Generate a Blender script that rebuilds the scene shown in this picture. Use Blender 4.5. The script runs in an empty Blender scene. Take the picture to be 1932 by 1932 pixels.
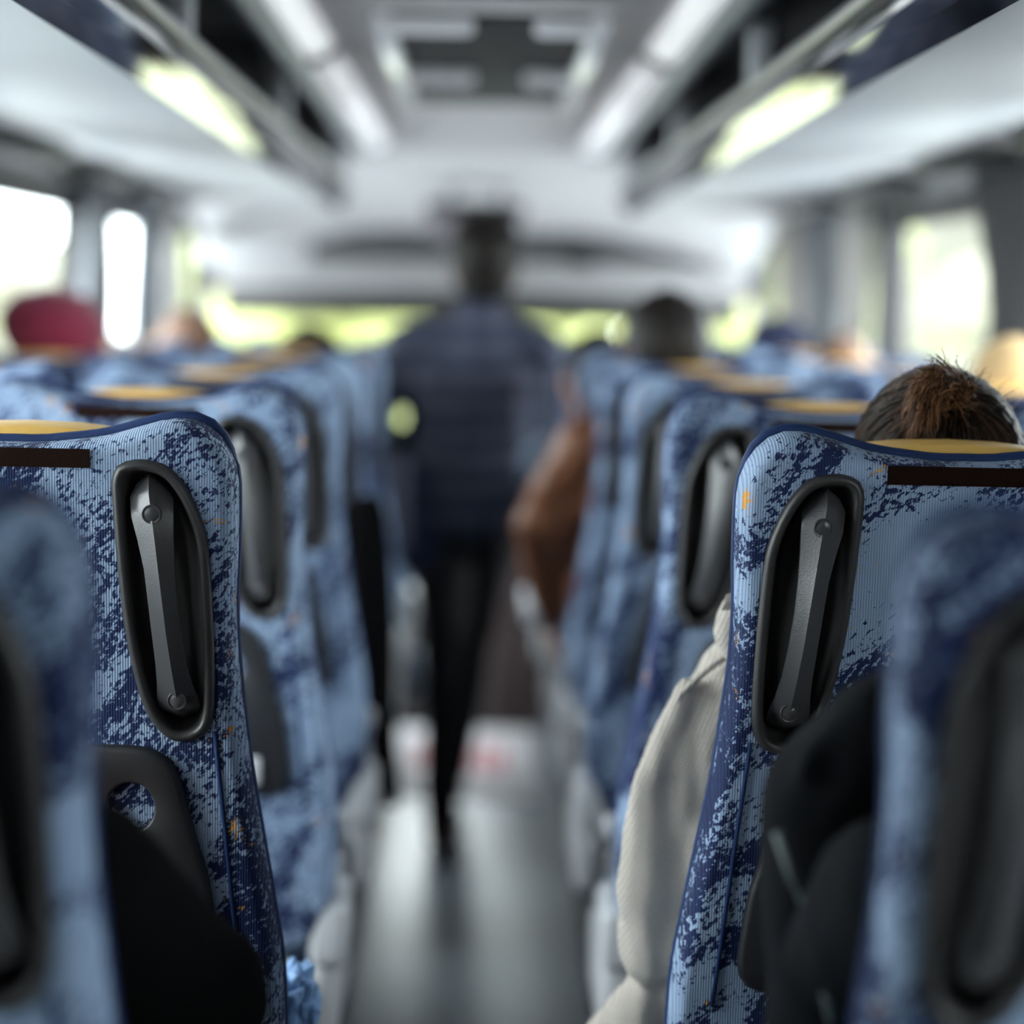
import bpy, bmesh, math, random
from mathutils import Vector, Matrix, noise, geometry
random.seed(7)
PI = math.pi
C = bpy.context.scene.collection
S = bpy.context.scene

# ------------------------------------------------------------------ camera / world / exposure
CAM_Z = 1.48
FPX = 4000.0
VPX, VPY = 902.0, 567.0
ROLL = math.radians(1.2)
cam_d = bpy.data.cameras.new('camera')
cam = bpy.data.objects.new('camera', cam_d)
C.objects.link(cam)
cam.matrix_world = Matrix.Translation((0, 0, CAM_Z)) @ Matrix.Rotation(PI/2, 4, 'X') @ Matrix.Rotation(ROLL, 4, 'Z')
cam_d.lens = 85
cam_d.sensor_fit = 'HORIZONTAL'
cam_d.sensor_width = 85*1932/FPX
cam_d.shift_x = (966-VPX)/1932
cam_d.shift_y = -(966-VPY)/1932
cam_d.clip_start = 0.05
cam_d.clip_end = 400
cam_d.dof.use_dof = True
cam_d.dof.focus_distance = 2.07
cam_d.dof.aperture_fstop = 1.9
S.camera = cam

w = bpy.data.worlds.new('sky')
S.world = w
w.use_nodes = True
bg = w.node_tree.nodes['Background']
bg.inputs[0].default_value = (0.93, 0.965, 1.0, 1)
bg.inputs[1].default_value = 18.0
S.view_settings.view_transform = 'Standard'
S.view_settings.look = 'None'
S.view_settings.gamma = 1
S.view_settings.use_curve_mapping = False
S.view_settings.exposure = 0.0

XB = 0.0135                                   # centre line of the bus


def P(px, py, d):
    """photo pixel (1932 frame) at distance d ahead of the camera -> real point in the bus"""
    u, v = px-VPX, VPY-py
    c, s = math.cos(ROLL), math.sin(ROLL)
    return Vector(((u*c-v*s)*d/FPX, d, CAM_Z+(u*s+v*c)*d/FPX))


# ------------------------------------------------------------------ materials
def nt(name):
    m = bpy.data.materials.new(name)
    m.use_nodes = True
    t = m.node_tree
    return m, t, t.nodes['Principled BSDF']


def N(t, typ, **kw):
    n = t.nodes.new(typ)
    for k, v in kw.items():
        if k.startswith('i_'):
            key = k[2:]
            n.inputs[int(key) if key.isdigit() else key].default_value = v
        else:
            setattr(n, k, v)
    return n


def mat(name, col, rough=0.6, metal=0.0, bump=0.0, bscale=200.0, var=0.0, vscale=6.0, emit=0.0, sheen=0.0, spec=None):
    m, t, b = nt(name)
    b.inputs['Base Color'].default_value = (*col, 1)
    b.inputs['Roughness'].default_value = rough
    b.inputs['Metallic'].default_value = metal
    if spec is not None:
        b.inputs['Specular IOR Level'].default_value = spec
    if sheen:
        b.inputs['Sheen Weight'].default_value = sheen
        b.inputs['Sheen Roughness'].default_value = 0.5
    tc = N(t, 'ShaderNodeTexCoord')
    if var:
        nz = N(t, 'ShaderNodeTexNoise', i_Scale=vscale, i_Detail=6.0)
        t.links.new(tc.outputs['Object'], nz.inputs['Vector'])
        mx = N(t, 'ShaderNodeMix', data_type='RGBA')
        mx.inputs[6].default_value = (*[max(0, c*(1-var)) for c in col], 1)
        mx.inputs[7].default_value = (*[min(1, c*(1+var)) for c in col], 1)
        t.links.new(nz.outputs['Fac'], mx.inputs[0])
        t.links.new(mx.outputs[2], b.inputs['Base Color'])
    if bump:
        nz = N(t, 'ShaderNodeTexNoise', i_Scale=bscale, i_Detail=4.0)
        t.links.new(tc.outputs['Object'], nz.inputs['Vector'])
        bp = N(t, 'ShaderNodeBump', i_Strength=bump, i_Distance=0.002)
        t.links.new(nz.outputs['Fac'], bp.inputs['Height'])
        t.links.new(bp.outputs[0], b.inputs['Normal'])
    if emit:
        b.inputs['Emission Color'].default_value = (*col, 1)
        b.inputs['Emission Strength'].default_value = emit
    return m


def fabric_mat():
    m, t, b = nt('seat moquette')
    L = t.links.new
    tc = N(t, 'ShaderNodeTexCoord')
    oi = N(t, 'ShaderNodeObjectInfo')
    off = N(t, 'ShaderNodeVectorMath', operation='SCALE')
    off.inputs['Scale'].default_value = 3.7
    L(oi.outputs['Location'], off.inputs[0])
    co = N(t, 'ShaderNodeVectorMath', operation='ADD')
    L(tc.outputs['Object'], co.inputs[0]); L(off.outputs[0], co.inputs[1])
    # brush strokes along a diagonal
    ro = N(t, 'ShaderNodeMapping')
    ro.inputs['Rotation'].default_value = (0, math.radians(48), 0)
    L(co.outputs[0], ro.inputs[0])
    mp = N(t, 'ShaderNodeMapping')
    mp.inputs['Scale'].default_value = (4.6, 5.5, 10.0)
    L(ro.outputs[0], mp.inputs[0])
    n1 = N(t, 'ShaderNodeTexNoise', i_Scale=1.0, i_Detail=5.0, i_Roughness=0.62, i_Distortion=1.2)
    L(mp.outputs[0], n1.inputs['Vector'])
    mp2 = N(t, 'ShaderNodeMapping')
    mp2.inputs['Scale'].default_value = (120.0, 120.0, 230.0)
    L(ro.outputs[0], mp2.inputs[0])
    n2 = N(t, 'ShaderNodeTexNoise', i_Scale=1.0, i_Detail=3.0, i_Roughness=0.7)
    L(mp2.outputs[0], n2.inputs['Vector'])
    a1 = N(t, 'ShaderNodeMath', operation='MULTIPLY_ADD')
    L(n2.outputs['Fac'], a1.inputs[0]); a1.inputs[1].default_value = 0.80; L(n1.outputs['Fac'], a1.inputs[2])
    r1 = N(t, 'ShaderNodeMapRange')
    r1.inputs[1].default_value = 0.90; r1.inputs[2].default_value = 0.922
    L(a1.outputs[0], r1.inputs[0])
    # mottled light ground
    n3 = N(t, 'ShaderNodeTexNoise', i_Scale=14.0, i_Detail=4.0)
    L(co.outputs[0], n3.inputs['Vector'])
    g = N(t, 'ShaderNodeMix', data_type='RGBA')
    g.inputs[6].default_value = (0.19, 0.275, 0.43, 1)
    g.inputs[7].default_value = (0.34, 0.45, 0.61, 1)
    L(n3.outputs['Fac'], g.inputs[0])
    navy = N(t, 'ShaderNodeMix', data_type='RGBA')
    navy.inputs[7].default_value = (0.007, 0.018, 0.075, 1)
    L(g.outputs[2], navy.inputs[6]); L(r1.outputs[0], navy.inputs[0])
    # orange and sand flecks near the strokes
    n4 = N(t, 'ShaderNodeTexNoise', i_Scale=22.0, i_Detail=1.0)
    of4 = N(t, 'ShaderNodeVectorMath', operation='ADD'); of4.inputs[1].default_value = (13.3, 7.7, 3.1)
    L(co.outputs[0], of4.inputs[0]); L(of4.outputs[0], n4.inputs['Vector'])
    a2 = N(t, 'ShaderNodeMath', operation='MULTIPLY_ADD')
    L(n2.outputs['Fac'], a2.inputs[0]); a2.inputs[1].default_value = 0.5; L(n4.outputs['Fac'], a2.inputs[2])
    r2 = N(t, 'ShaderNodeMapRange'); r2.inputs[1].default_value = 0.985; r2.inputs[2].default_value = 1.0
    L(a2.outputs[0], r2.inputs[0])
    org = N(t, 'ShaderNodeMix', data_type='RGBA')
    org.inputs[7].default_value = (0.62, 0.30, 0.05, 1)
    L(navy.outputs[2], org.inputs[6]); L(r2.outputs[0], org.inputs[0])
    # ribs
    sx = N(t, 'ShaderNodeSeparateXYZ'); L(tc.outputs['Object'], sx.inputs[0])
    ml = N(t, 'ShaderNodeMath', operation='MULTIPLY'); ml.inputs[1].default_value = 2*PI/0.0026
    L(sx.outputs[0], ml.inputs[0])
    sn = N(t, 'ShaderNodeMath', operation='SINE'); L(ml.outputs[0], sn.inputs[0])
    rr = N(t, 'ShaderNodeMapRange'); rr.inputs[1].default_value = -1; rr.inputs[2].default_value = 1
    rr.inputs[3].default_value = 0.68; rr.inputs[4].default_value = 1.08
    L(sn.outputs[0], rr.inputs[0])
    mu = N(t, 'ShaderNodeMix', data_type='RGBA', blend_type='MULTIPLY'); mu.inputs[0].default_value = 1.0
    L(org.outputs[2], mu.inputs[6]); L(rr.outputs[0], mu.inputs[7])
    L(mu.outputs[2], b.inputs['Base Color'])
    bp = N(t, 'ShaderNodeBump', i_Strength=0.35, i_Distance=0.0008)
    L(sn.outputs[0], bp.inputs['Height']); L(bp.outputs[0], b.inputs['Normal'])
    b.inputs['Roughness'].default_value = 0.8
    b.inputs['Specular IOR Level'].default_value = 0.25
    b.inputs['Sheen Weight'].default_value = 0.12
    b.inputs['Sheen Roughness'].default_value = 0.35
    b.inputs['Sheen Tint'].default_value = (0.75, 0.85, 1.0, 1)
    return m


def knit_mat():
    m, t, b = nt('beige knit')
    L = t.links.new
    tc = N(t, 'ShaderNodeTexCoord')
    mp = N(t, 'ShaderNodeMapping'); mp.inputs['Rotation'].default_value = (0, math.radians(-22), 0)
    L(tc.outputs['Object'], mp.inputs[0])
    sx = N(t, 'ShaderNodeSeparateXYZ'); L(mp.outputs[0], sx.inputs[0])
    outs = []
    for k, per in ((0, 0.0042), (2, 0.0034)):
        ml = N(t, 'ShaderNodeMath', operation='MULTIPLY'); ml.inputs[1].default_value = 2*PI/per
        L(sx.outputs[k], ml.inputs[0])
        sn = N(t, 'ShaderNodeMath', operation='SINE'); L(ml.outputs[0], sn.inputs[0]); outs.append(sn)
    ad = N(t, 'ShaderNodeMath', operation='ADD'); L(outs[0].outputs[0], ad.inputs[0]); L(outs[1].outputs[0], ad.inputs[1])
    nz = N(t, 'ShaderNodeTexNoise', i_Scale=300.0, i_Detail=3.0); L(tc.outputs['Object'], nz.inputs['Vector'])
    ad2 = N(t, 'ShaderNodeMath', operation='MULTIPLY_ADD'); L(nz.outputs['Fac'], ad2.inputs[0]); ad2.inputs[1].default_value = 2.0
    L(ad.outputs[0], ad2.inputs[2])
    bp = N(t, 'ShaderNodeBump', i_Strength=0.6, i_Distance=0.0014)
    L(ad2.outputs[0], bp.inputs['Height']); L(bp.outputs[0], b.inputs['Normal'])
    mr = N(t, 'ShaderNodeMapRange'); mr.inputs[1].default_value = -1.5; mr.inputs[2].default_value = 3.0
    L(ad2.outputs[0], mr.inputs[0])
    mx = N(t, 'ShaderNodeMix', data_type='RGBA')
    mx.inputs[6].default_value = (0.42, 0.37, 0.315, 1); mx.inputs[7].default_value = (0.76, 0.70, 0.62, 1)
    L(mr.outputs[0], mx.inputs[0]); L(mx.outputs[2], b.inputs['Base Color'])
    b.inputs['Roughness'].default_value = 0.95
    b.inputs['Sheen Weight'].default_value = 0.3
    return m


def stripe_mat():
    m, t, b = nt('striped shirt')
    L = t.links.new
    tc = N(t, 'ShaderNodeTexCoord'); sx = N(t, 'ShaderNodeSeparateXYZ'); L(tc.outputs['Object'], sx.inputs[0])
    nz = N(t, 'ShaderNodeTexNoise', i_Scale=4.0); L(tc.outputs['Object'], nz.inputs['Vector'])
    a = N(t, 'ShaderNodeMath', operation='MULTIPLY_ADD'); L(nz.outputs['Fac'], a.inputs[0]); a.inputs[1].default_value = 0.03; L(sx.outputs[2], a.inputs[2])
    ml = N(t, 'ShaderNodeMath', operation='MULTIPLY'); ml.inputs[1].default_value = 2*PI/0.075; L(a.outputs[0], ml.inputs[0])
    sn = N(t, 'ShaderNodeMath', operation='SINE'); L(ml.outputs[0], sn.inputs[0])
    mr = N(t, 'ShaderNodeMapRange'); mr.inputs[1].default_value = 0.2; mr.inputs[2].default_value = 0.6; L(sn.outputs[0], mr.inputs[0])
    mx = N(t, 'ShaderNodeMix', data_type='RGBA')
    mx.inputs[6].default_value = (0.016, 0.026, 0.055, 1); mx.inputs[7].default_value = (0.07, 0.075, 0.11, 1)
    L(mr.outputs[0], mx.inputs[0]); L(mx.outputs[2], b.inputs['Base Color'])
    b.inputs['Roughness'].default_value = 0.85
    return m


def glass_mat():
    m = bpy.data.materials.new('window glass'); m.use_nodes = True
    t = m.node_tree; t.nodes.remove(t.nodes['Principled BSDF']); out = t.nodes['Material Output']
    tr = N(t, 'ShaderNodeBsdfTransparent'); tr.inputs[0].default_value = (0.93, 0.96, 0.95, 1)
    gl = N(t, 'ShaderNodeBsdfGlossy'); gl.inputs['Roughness'].default_value = 0.02
    lw = N(t, 'ShaderNodeLayerWeight'); lw.inputs['Blend'].default_value = 0.5
    pw = N(t, 'ShaderNodeMath', operation='POWER'); pw.inputs[1].default_value = 5.0
    fr = N(t, 'ShaderNodeMath', operation='MULTIPLY_ADD'); fr.inputs[1].default_value = 0.5; fr.inputs[2].default_value = 0.03
    t.links.new(lw.outputs['Facing'], pw.inputs[0]); t.links.new(pw.outputs[0], fr.inputs[0])
    mx = N(t, 'ShaderNodeMixShader')
    t.links.new(fr.outputs[0], mx.inputs[0]); t.links.new(tr.outputs[0], mx.inputs[1]); t.links.new(gl.outputs[0], mx.inputs[2])
    t.links.new(mx.outputs[0], out.inputs[0])
    return m


def hair_mat(name, c0, c1, rough=0.48, strands=False):
    m, t, b = nt(name)
    tc = N(t, 'ShaderNodeTexCoord')
    nz = N(t, 'ShaderNodeTexNoise', i_Scale=60.0, i_Detail=3.0)
    t.links.new(tc.outputs['Object'], nz.inputs['Vector'])
    mx = N(t, 'ShaderNodeMix', data_type='RGBA')
    mx.inputs[6].default_value = (*c0, 1); mx.inputs[7].default_value = (*c1, 1)
    if strands:
        nz = N(t, 'ShaderNodeAttribute', attribute_name='strand')
    t.links.new(nz.outputs['Fac'], mx.inputs[0]); t.links.new(mx.outputs[2], b.inputs['Base Color'])
    b.inputs['Roughness'].default_value = rough
    b.inputs['Specular IOR Level'].default_value = 0.22
    return m


M = {}
M['fabric'] = fabric_mat()
M['navy'] = mat('navy piping cord', (0.010, 0.030, 0.105), 0.6, bump=0.4, bscale=900, spec=0.25)
M['yellow'] = mat('mustard leather', (0.78, 0.47, 0.12), 0.45, bump=0.35, bscale=260, var=0.08, vscale=40)
M['velcro'] = mat('brown hook strip', (0.014, 0.005, 0.003), 0.95, bump=1.0, bscale=1300, var=0.5, vscale=900, spec=0.1)
M['handle'] = mat('dark handle plastic', (0.050, 0.050, 0.054), 0.31, bump=0.12, bscale=700)
M['recess'] = mat('recess plastic', (0.030, 0.029, 0.030), 0.42, bump=0.10, bscale=700)
M['tray'] = mat('charcoal tray plastic', (0.014, 0.015, 0.018), 0.5, bump=0.12, bscale=600)
M['plastic'] = mat('grey seat plastic', (0.26, 0.265, 0.27), 0.45, bump=0.05, bscale=300)
M['plastic_light'] = mat('pale grey plastic', (0.42, 0.43, 0.45), 0.35)
M['plastic_dark'] = mat('dark frame metal', (0.03, 0.03, 0.035), 0.5)
M['underside'] = mat('rack underside panel', (0.60, 0.63, 0.66), 0.5, bump=0.05, bscale=400)
M['ceil'] = mat('ceiling lining', (0.66, 0.65, 0.655), 0.75, bump=0.1, bscale=300)
M['rackdark'] = mat('rack lining', (0.11, 0.11, 0.115), 0.85, var=0.2)
M['chrome'] = mat('polished fascia', (0.72, 0.73, 0.76), 0.035, 1.0)
M['rail'] = mat('satin rail', (0.55, 0.56, 0.58), 0.28, 1.0)
M['post'] = mat('grey rack post', (0.58, 0.60, 0.62), 0.4)
M['cornice'] = mat('blue grey cornice', (0.11, 0.135, 0.16), 0.4)
M['lens'] = mat('lamp diffuser', (0.86, 0.87, 0.90), 0.35, emit=0.5)
M['white'] = mat('white plastic', (0.84, 0.85, 0.88), 0.16)
M['cupboard'] = mat('cupboard laminate', (0.50, 0.50, 0.51), 0.5)
M['header'] = mat('header lining', (0.30, 0.295, 0.30), 0.8)
M['header_dark'] = mat('dark header lining', (0.10, 0.10, 0.105), 0.8)
M['black'] = mat('black plastic', (0.012, 0.012, 0.013), 0.5)
M['mesh'] = mat('dark hatch blind', (0.022, 0.021, 0.022), 0.8, bump=0.6, bscale=500)
M['floor'] = mat('aisle vinyl', (0.115, 0.145, 0.17), 0.38, var=0.25, vscale=160)
M['podium'] = mat('podium vinyl', (0.075, 0.08, 0.09), 0.6, var=0.2, vscale=120)
M['wall'] = mat('side wall trim', (0.28, 0.29, 0.31), 0.7, var=0.06)
M['pillar'] = mat('window rubber', (0.02, 0.02, 0.022), 0.6)
M['curt_grey'] = mat('grey curtain cloth', (0.20, 0.215, 0.24), 0.9, var=0.15, vscale=30)
M['curt_dark'] = mat('dark curtain cloth', (0.07, 0.07, 0.075), 0.9, var=0.15, vscale=30)
M['curt_pale'] = mat('pale curtain cloth', (0.62, 0.61, 0.60), 0.9, var=0.08, vscale=30)
M['curt_sand'] = mat('sand curtain cloth', (0.40, 0.37, 0.34), 0.9, var=0.1, vscale=30)
for k_ in ('curt_pale', 'curt_sand'):
    t_ = M[k_].node_tree; b_ = t_.nodes['Principled BSDF']
    tl_ = N(t_, 'ShaderNodeBsdfTranslucent'); tl_.inputs[0].default_value = (0.55, 0.54, 0.52, 1)
    mx_ = N(t_, 'ShaderNodeMixShader'); mx_.inputs[0].default_value = 0.25 if k_ == 'curt_pale' else 0.12
    t_.links.new(b_.outputs[0], mx_.inputs[1]); t_.links.new(tl_.outputs[0], mx_.inputs[2])
    t_.links.new(mx_.outputs[0], t_.nodes['Material Output'].inputs[0])
M['glass'] = glass_mat()
M['screen'] = mat('grey screen', (0.34, 0.30, 0.33), 0.25)
M['mat_white'] = mat('white mat', (0.62, 0.60, 0.62), 0.55, var=0.1)
M['mat_red'] = mat('red print', (0.55, 0.10, 0.14), 0.6)
M['skin'] = mat('skin', (0.52, 0.27, 0.18), 0.5, var=0.08)
M['skin_brown'] = mat('brown skin', (0.24, 0.105, 0.06), 0.5, var=0.08)
M['eye'] = mat('dark eye', (0.02, 0.015, 0.012), 0.15)
M['hair_black'] = hair_mat('black hair', (0.006, 0.005, 0.005), (0.016, 0.012, 0.010))
M['hair_dark'] = hair_mat('dark brown hair', (0.016, 0.008, 0.005), (0.060, 0.030, 0.018))
M['hair_tuft'] = hair_mat('warm brown hair', (0.030, 0.012, 0.006), (0.40, 0.20, 0.10), 0.4, True)
M['hair_strand'] = hair_mat('dark brown strands', (0.006, 0.004, 0.003), (0.085, 0.045, 0.028), 0.36, True)
M['hair_brown'] = hair_mat('brown hair', (0.13, 0.07, 0.045), (0.22, 0.13, 0.09))
M['hair_blond'] = hair_mat('blond hair', (0.45, 0.29, 0.13), (0.62, 0.45, 0.25))
M['maroon'] = mat('maroon wool', (0.20, 0.008, 0.040), 0.9, bump=0.5, bscale=250, sheen=0.4)
M['knit'] = knit_mat()
M['knit_rib'] = mat('beige ribbing', (0.58, 0.53, 0.47), 0.95, bump=0.3, bscale=500)
M['shirt'] = stripe_mat()
M['trouser'] = mat('black trousers', (0.010, 0.010, 0.012), 0.85)
M['navycloth'] = mat('navy cloth', (0.008, 0.014, 0.045), 0.85)
M['blackcloth'] = mat('black coat cloth', (0.003, 0.003, 0.0035), 0.9, bump=0.4, bscale=60, spec=0.05)
M['jacket_dark'] = mat('black jacket cloth', (0.006, 0.007, 0.009), 0.85, bump=0.4, bscale=40, spec=0.07)
M['strap'] = mat('grey green piping', (0.10, 0.13, 0.13), 0.6)
M['brown'] = mat('brown leather', (0.17, 0.060, 0.022), 0.45, bump=0.5, bscale=25, var=0.3, vscale=14)
M['bluegrey'] = mat('blue grey cotton', (0.20, 0.26, 0.35), 0.85, var=0.15)
M['tan'] = mat('tan jacket', (0.20, 0.14, 0.095), 0.85, var=0.15)
M['darkcloth'] = mat('charcoal cloth', (0.03, 0.03, 0.035), 0.85)
M['jeans'] = mat('denim', (0.07, 0.11, 0.20), 0.85, var=0.2, vscale=60)
M['shoe'] = mat('brown shoe leather', (0.06, 0.025, 0.014), 0.4)
M['paper'] = mat('white paper', (0.80, 0.82, 0.86), 0.5)
M['bag'] = mat('pale blue plastic bag', (0.62, 0.72, 0.86), 0.3)
M['lightblue'] = mat('light blue cloth', (0.25, 0.42, 0.70), 0.85, bump=0.4, bscale=300, var=0.4, vscale=50)
M['greybag'] = mat('grey luggage cloth', (0.22, 0.225, 0.23), 0.6, bump=0.3, bscale=120)
M['leaf'] = mat('yellow green leaves', (0.30, 0.32, 0.125), 0.8, bump=1.0, bscale=3, var=0.7, vscale=0.9)
M['leaf_pale'] = mat('pale leaves', (0.17, 0.165, 0.125), 0.8, bump=1.0, bscale=3, var=0.5, vscale=0.9)
M['bark'] = mat('bark', (0.12, 0.09, 0.06), 0.9, bump=0.6, bscale=15)
M['render'] = mat('cream wall render', (0.14, 0.135, 0.115), 0.85, var=0.1, vscale=1.0)
M['rooftile'] = mat('roof tile', (0.34, 0.22, 0.16), 0.8, var=0.2)
M['ground'] = mat('asphalt', (0.30, 0.31, 0.32), 0.9, var=0.1, vscale=2)
M['verge'] = mat('meadow grass', (0.155, 0.16, 0.085), 0.95, var=0.35, vscale=0.8)
M['dash'] = mat('dashboard plastic', (0.035, 0.033, 0.034), 0.6)
M['partition'] = mat('brown partition', (0.085, 0.060, 0.058), 0.6)


# ------------------------------------------------------------------ mesh helpers
def link(o, parent=None):
    C.objects.link(o)
    if parent is not None:
        o.parent = parent
    return o


def obj(name, bm, m, parent=None, smooth=True, loc=None):
    me = bpy.data.meshes.new(name)
    bmesh.ops.recalc_face_normals(bm, faces=bm.faces[:])
    bm.to_mesh(me); bm.free()
    if smooth:
        me.polygons.foreach_set('use_smooth', [True]*len(me.polygons))
    me.materials.append(m)
    o = bpy.data.objects.new(name, me)
    link(o, parent)
    if loc is not None:
        o.location = loc
    return o


def sharp(o, deg=35):
    """flat shading across edges sharper than deg"""
    bm = bmesh.new(); bm.from_mesh(o.data)
    a = math.radians(deg)
    for e in bm.edges:
        if len(e.link_faces) == 2 and e.calc_face_angle(0) > a:
            e.smooth = False
    bm.to_mesh(o.data); bm.free()
    return o


def thing(name, label, cat, loc=(0, 0, 0), group=None):
    o = bpy.data.objects.new(name, None)
    o.empty_display_size = 0.05
    C.objects.link(o); o.location = loc
    return tag(o, label, cat, group)


def tag(o, label, cat, group=None):
    o['label'] = label; o['category'] = cat
    if group:
        o['group'] = group
    return o


def struct(o):
    o['kind'] = 'structure'
    return o


def box(bm, lo, hi, bevel=0.0, seg=2, mtx=None):
    lo, hi = Vector(lo), Vector(hi)
    r = bmesh.ops.create_cube(bm, size=1)
    vs = r['verts']
    for v in vs:
        v.co = Vector((lo[i]+(v.co[i]+.5)*(hi[i]-lo[i]) for i in range(3)))
    if bevel:
        es = list({e for v in vs for e in v.link_edges})
        rb = bmesh.ops.bevel(bm, geom=es, offset=bevel, segments=seg, affect='EDGES', profile=0.5)
        vs = list({v for f in rb['faces'] for v in f.verts} | {v for v in vs if v.is_valid})
    if mtx is not None:
        for v in vs:
            v.co = mtx @ v.co
    return vs


def ring_loft(bm, rings, cap0=True, cap1=True, closed=True):
    """rings: list of lists of Vectors, same length"""
    vr = [[bm.verts.new(p) for p in r] for r in rings]
    n = len(vr[0])
    for a, b in zip(vr, vr[1:]):
        for i in range(n if closed else n-1):
            j = (i+1) % n
            bm.faces.new((a[i], a[j], b[j], b[i]))
    if cap0:
        bm.faces.new(list(reversed(vr[0])))
    if cap1:
        bm.faces.new(vr[-1])
    return vr


def frame_for(d):
    d = d.normalized()
    up = Vector((0, 0, 1)) if abs(d.z) < 0.95 else Vector((0, 1, 0))
    a = d.cross(up).normalized()
    return a, a.cross(d).normalized()


def tube(bm, pts, rad, seg=8, closed=False, caps=True):
    pts = [Vector(p) for p in pts]
    n = len(pts)
    rr = rad if isinstance(rad, (list, tuple)) else [rad]*n
    rings = []
    for i, p in enumerate(pts):
        if closed:
            d = pts[(i+1) % n]-pts[i-1]
        else:
            d = pts[min(i+1, n-1)]-pts[max(i-1, 0)]
        a, b = frame_for(d)
        rings.append([p+(a*math.cos(2*PI*k/seg)+b*math.sin(2*PI*k/seg))*rr[i] for k in range(seg)])
    if closed:
        vr = [[bm.verts.new(q) for q in r] for r in rings]
        for i in range(n):
            A, B = vr[i], vr[(i+1) % n]
            for k in range(seg):
                j = (k+1) % seg
                bm.faces.new((A[k], A[j], B[j], B[k]))
    else:
        ring_loft(bm, rings, caps, caps)


def capsule(bm, p0, p1, r0, r1, seg=14):
    p0, p1 = Vector(p0), Vector(p1)
    d = p1-p0
    if d.length < 1e-6:
        d = Vector((0, 0, 1e-4))
    dn = d.normalized()
    a, b = frame_for(d)
    rings = []

    def ring(c, r):
        rings.append([c+(a*math.cos(2*PI*k/seg)+b*math.sin(2*PI*k/seg))*r for k in range(seg)])
    for t in (80, 55, 30):
        ring(p0-dn*r0*math.sin(math.radians(t)), r0*math.cos(math.radians(t)))
    ring(p0, r0); ring((p0+p1)/2, (r0+r1)/2); ring(p1, r1)
    for t in (30, 55, 80):
        ring(p1+dn*r1*math.sin(math.radians(t)), r1*math.cos(math.radians(t)))
    ring_loft(bm, rings)


def chain(bm, pts, rads, seg=14):
    for i in range(len(pts)-1):
        capsule(bm, pts[i], pts[i+1], rads[i], rads[i+1], seg)


def ell(bm, c, r, mtx=None, u=20, v=12):
    res = bmesh.ops.create_uvsphere(bm, u_segments=u, v_segments=v, radius=1)
    for q in res['verts']:
        p = Vector((q.co.x*r[0]+c[0], q.co.y*r[1]+c[1], q.co.z*r[2]+c[2]))
        q.co = mtx @ p if mtx is not None else p
    return res['verts']


def union(name, bm, m, parent=None, voxel=0.01, smooth=4, wrinkle=0.0, wscale=20.0, wdir=(1, 1, 1)):
    """one continuous surface out of overlapping closed shapes"""
    me = bpy.data.meshes.new(name+'_src')
    bmesh.ops.recalc_face_normals(bm, faces=bm.faces[:])
    bm.to_mesh(me); bm.free()
    o = bpy.data.objects.new(name+'_src', me)
    C.objects.link(o)
    rm = o.modifiers.new('r', 'REMESH'); rm.mode = 'VOXEL'; rm.voxel_size = voxel
    sm = o.modifiers.new('s', 'SMOOTH'); sm.factor = 0.5; sm.iterations = smooth
    dg = bpy.context.evaluated_depsgraph_get()
    dg.update()
    res = bpy.data.meshes.new_from_object(o.evaluated_get(dg))
    bpy.data.objects.remove(o); bpy.data.meshes.remove(me)
    res.name = name
    if wrinkle:
        b2 = bmesh.new(); b2.from_mesh(res); b2.normal_update()
        wd = Vector(wdir)
        for v in b2.verts:
            q = Vector((v.co.x*wd.x, v.co.y*wd.y, v.co.z*wd.z))*wscale
            h = noise.noise(q)+0.5*noise.noise(q*2.1+Vector((3, 1, 7)))
            v.co += v.normal*h*wrinkle
        b2.to_mesh(res); b2.free()
    res.polygons.foreach_set('use_smooth', [True]*len(res.polygons))
    res.materials.clear(); res.materials.append(m)
    o = bpy.data.objects.new(name, res)
    link(o, parent)
    return o


def catmull(pts, per=6, closed=True):
    out = []
    n = len(pts)
    rng = range(n) if closed else range(n-1)
    for i in rng:
        if closed:
            p0, p1, p2, p3 = pts[i-1], pts[i], pts[(i+1) % n], pts[(i+2) % n]
        else:
            p0, p1, p2, p3 = pts[max(i-1, 0)], pts[i], pts[i+1], pts[min(i+2, n-1)]
        for k in range(per):
            t = k/per
            out.append(tuple(0.5*((2*p1[j])+(-p0[j]+p2[j])*t+(2*p0[j]-5*p1[j]+4*p2[j]-p3[j])*t*t+(-p0[j]+3*p1[j]-3*p2[j]+p3[j])*t**3) for j in range(len(p1))))
    if not closed:
        out.append(tuple(pts[-1]))
    return out


def resample(pts, n):
    P2 = [Vector(p) for p in pts]
    L = [0]
    for i in range(len(P2)):
        L.append(L[-1]+(P2[(i+1) % len(P2)]-P2[i]).length)
    out = []; j = 0
    for k in range(n):
        s = L[-1]*k/n
        while L[j+1] < s:
            j += 1
        t = (s-L[j])/max(1e-9, L[j+1]-L[j])
        out.append(P2[j].lerp(P2[(j+1) % len(P2)], t))
    return out


def area2(p):
    return sum(p[i].x*p[(i+1) % len(p)].y-p[(i+1) % len(p)].x*p[i].y for i in range(len(p)))/2


def inset(p, d):
    """offset closed 2-D loop inward by d"""
    s = 1 if area2(p) > 0 else -1
    n = len(p); out = []
    for i in range(n):
        t = p[(i+2) % n]-p[i-2]
        nn = Vector((-t.y, t.x)).normalized()*s
        out.append(p[i]+nn*d)
    return out


# ------------------------------------------------------------------ the shell of the bus
YB, YF = -1.3, 9.25
LW, RW = XB-1.172, XB+1.172                    # inner faces of the side walls


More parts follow.
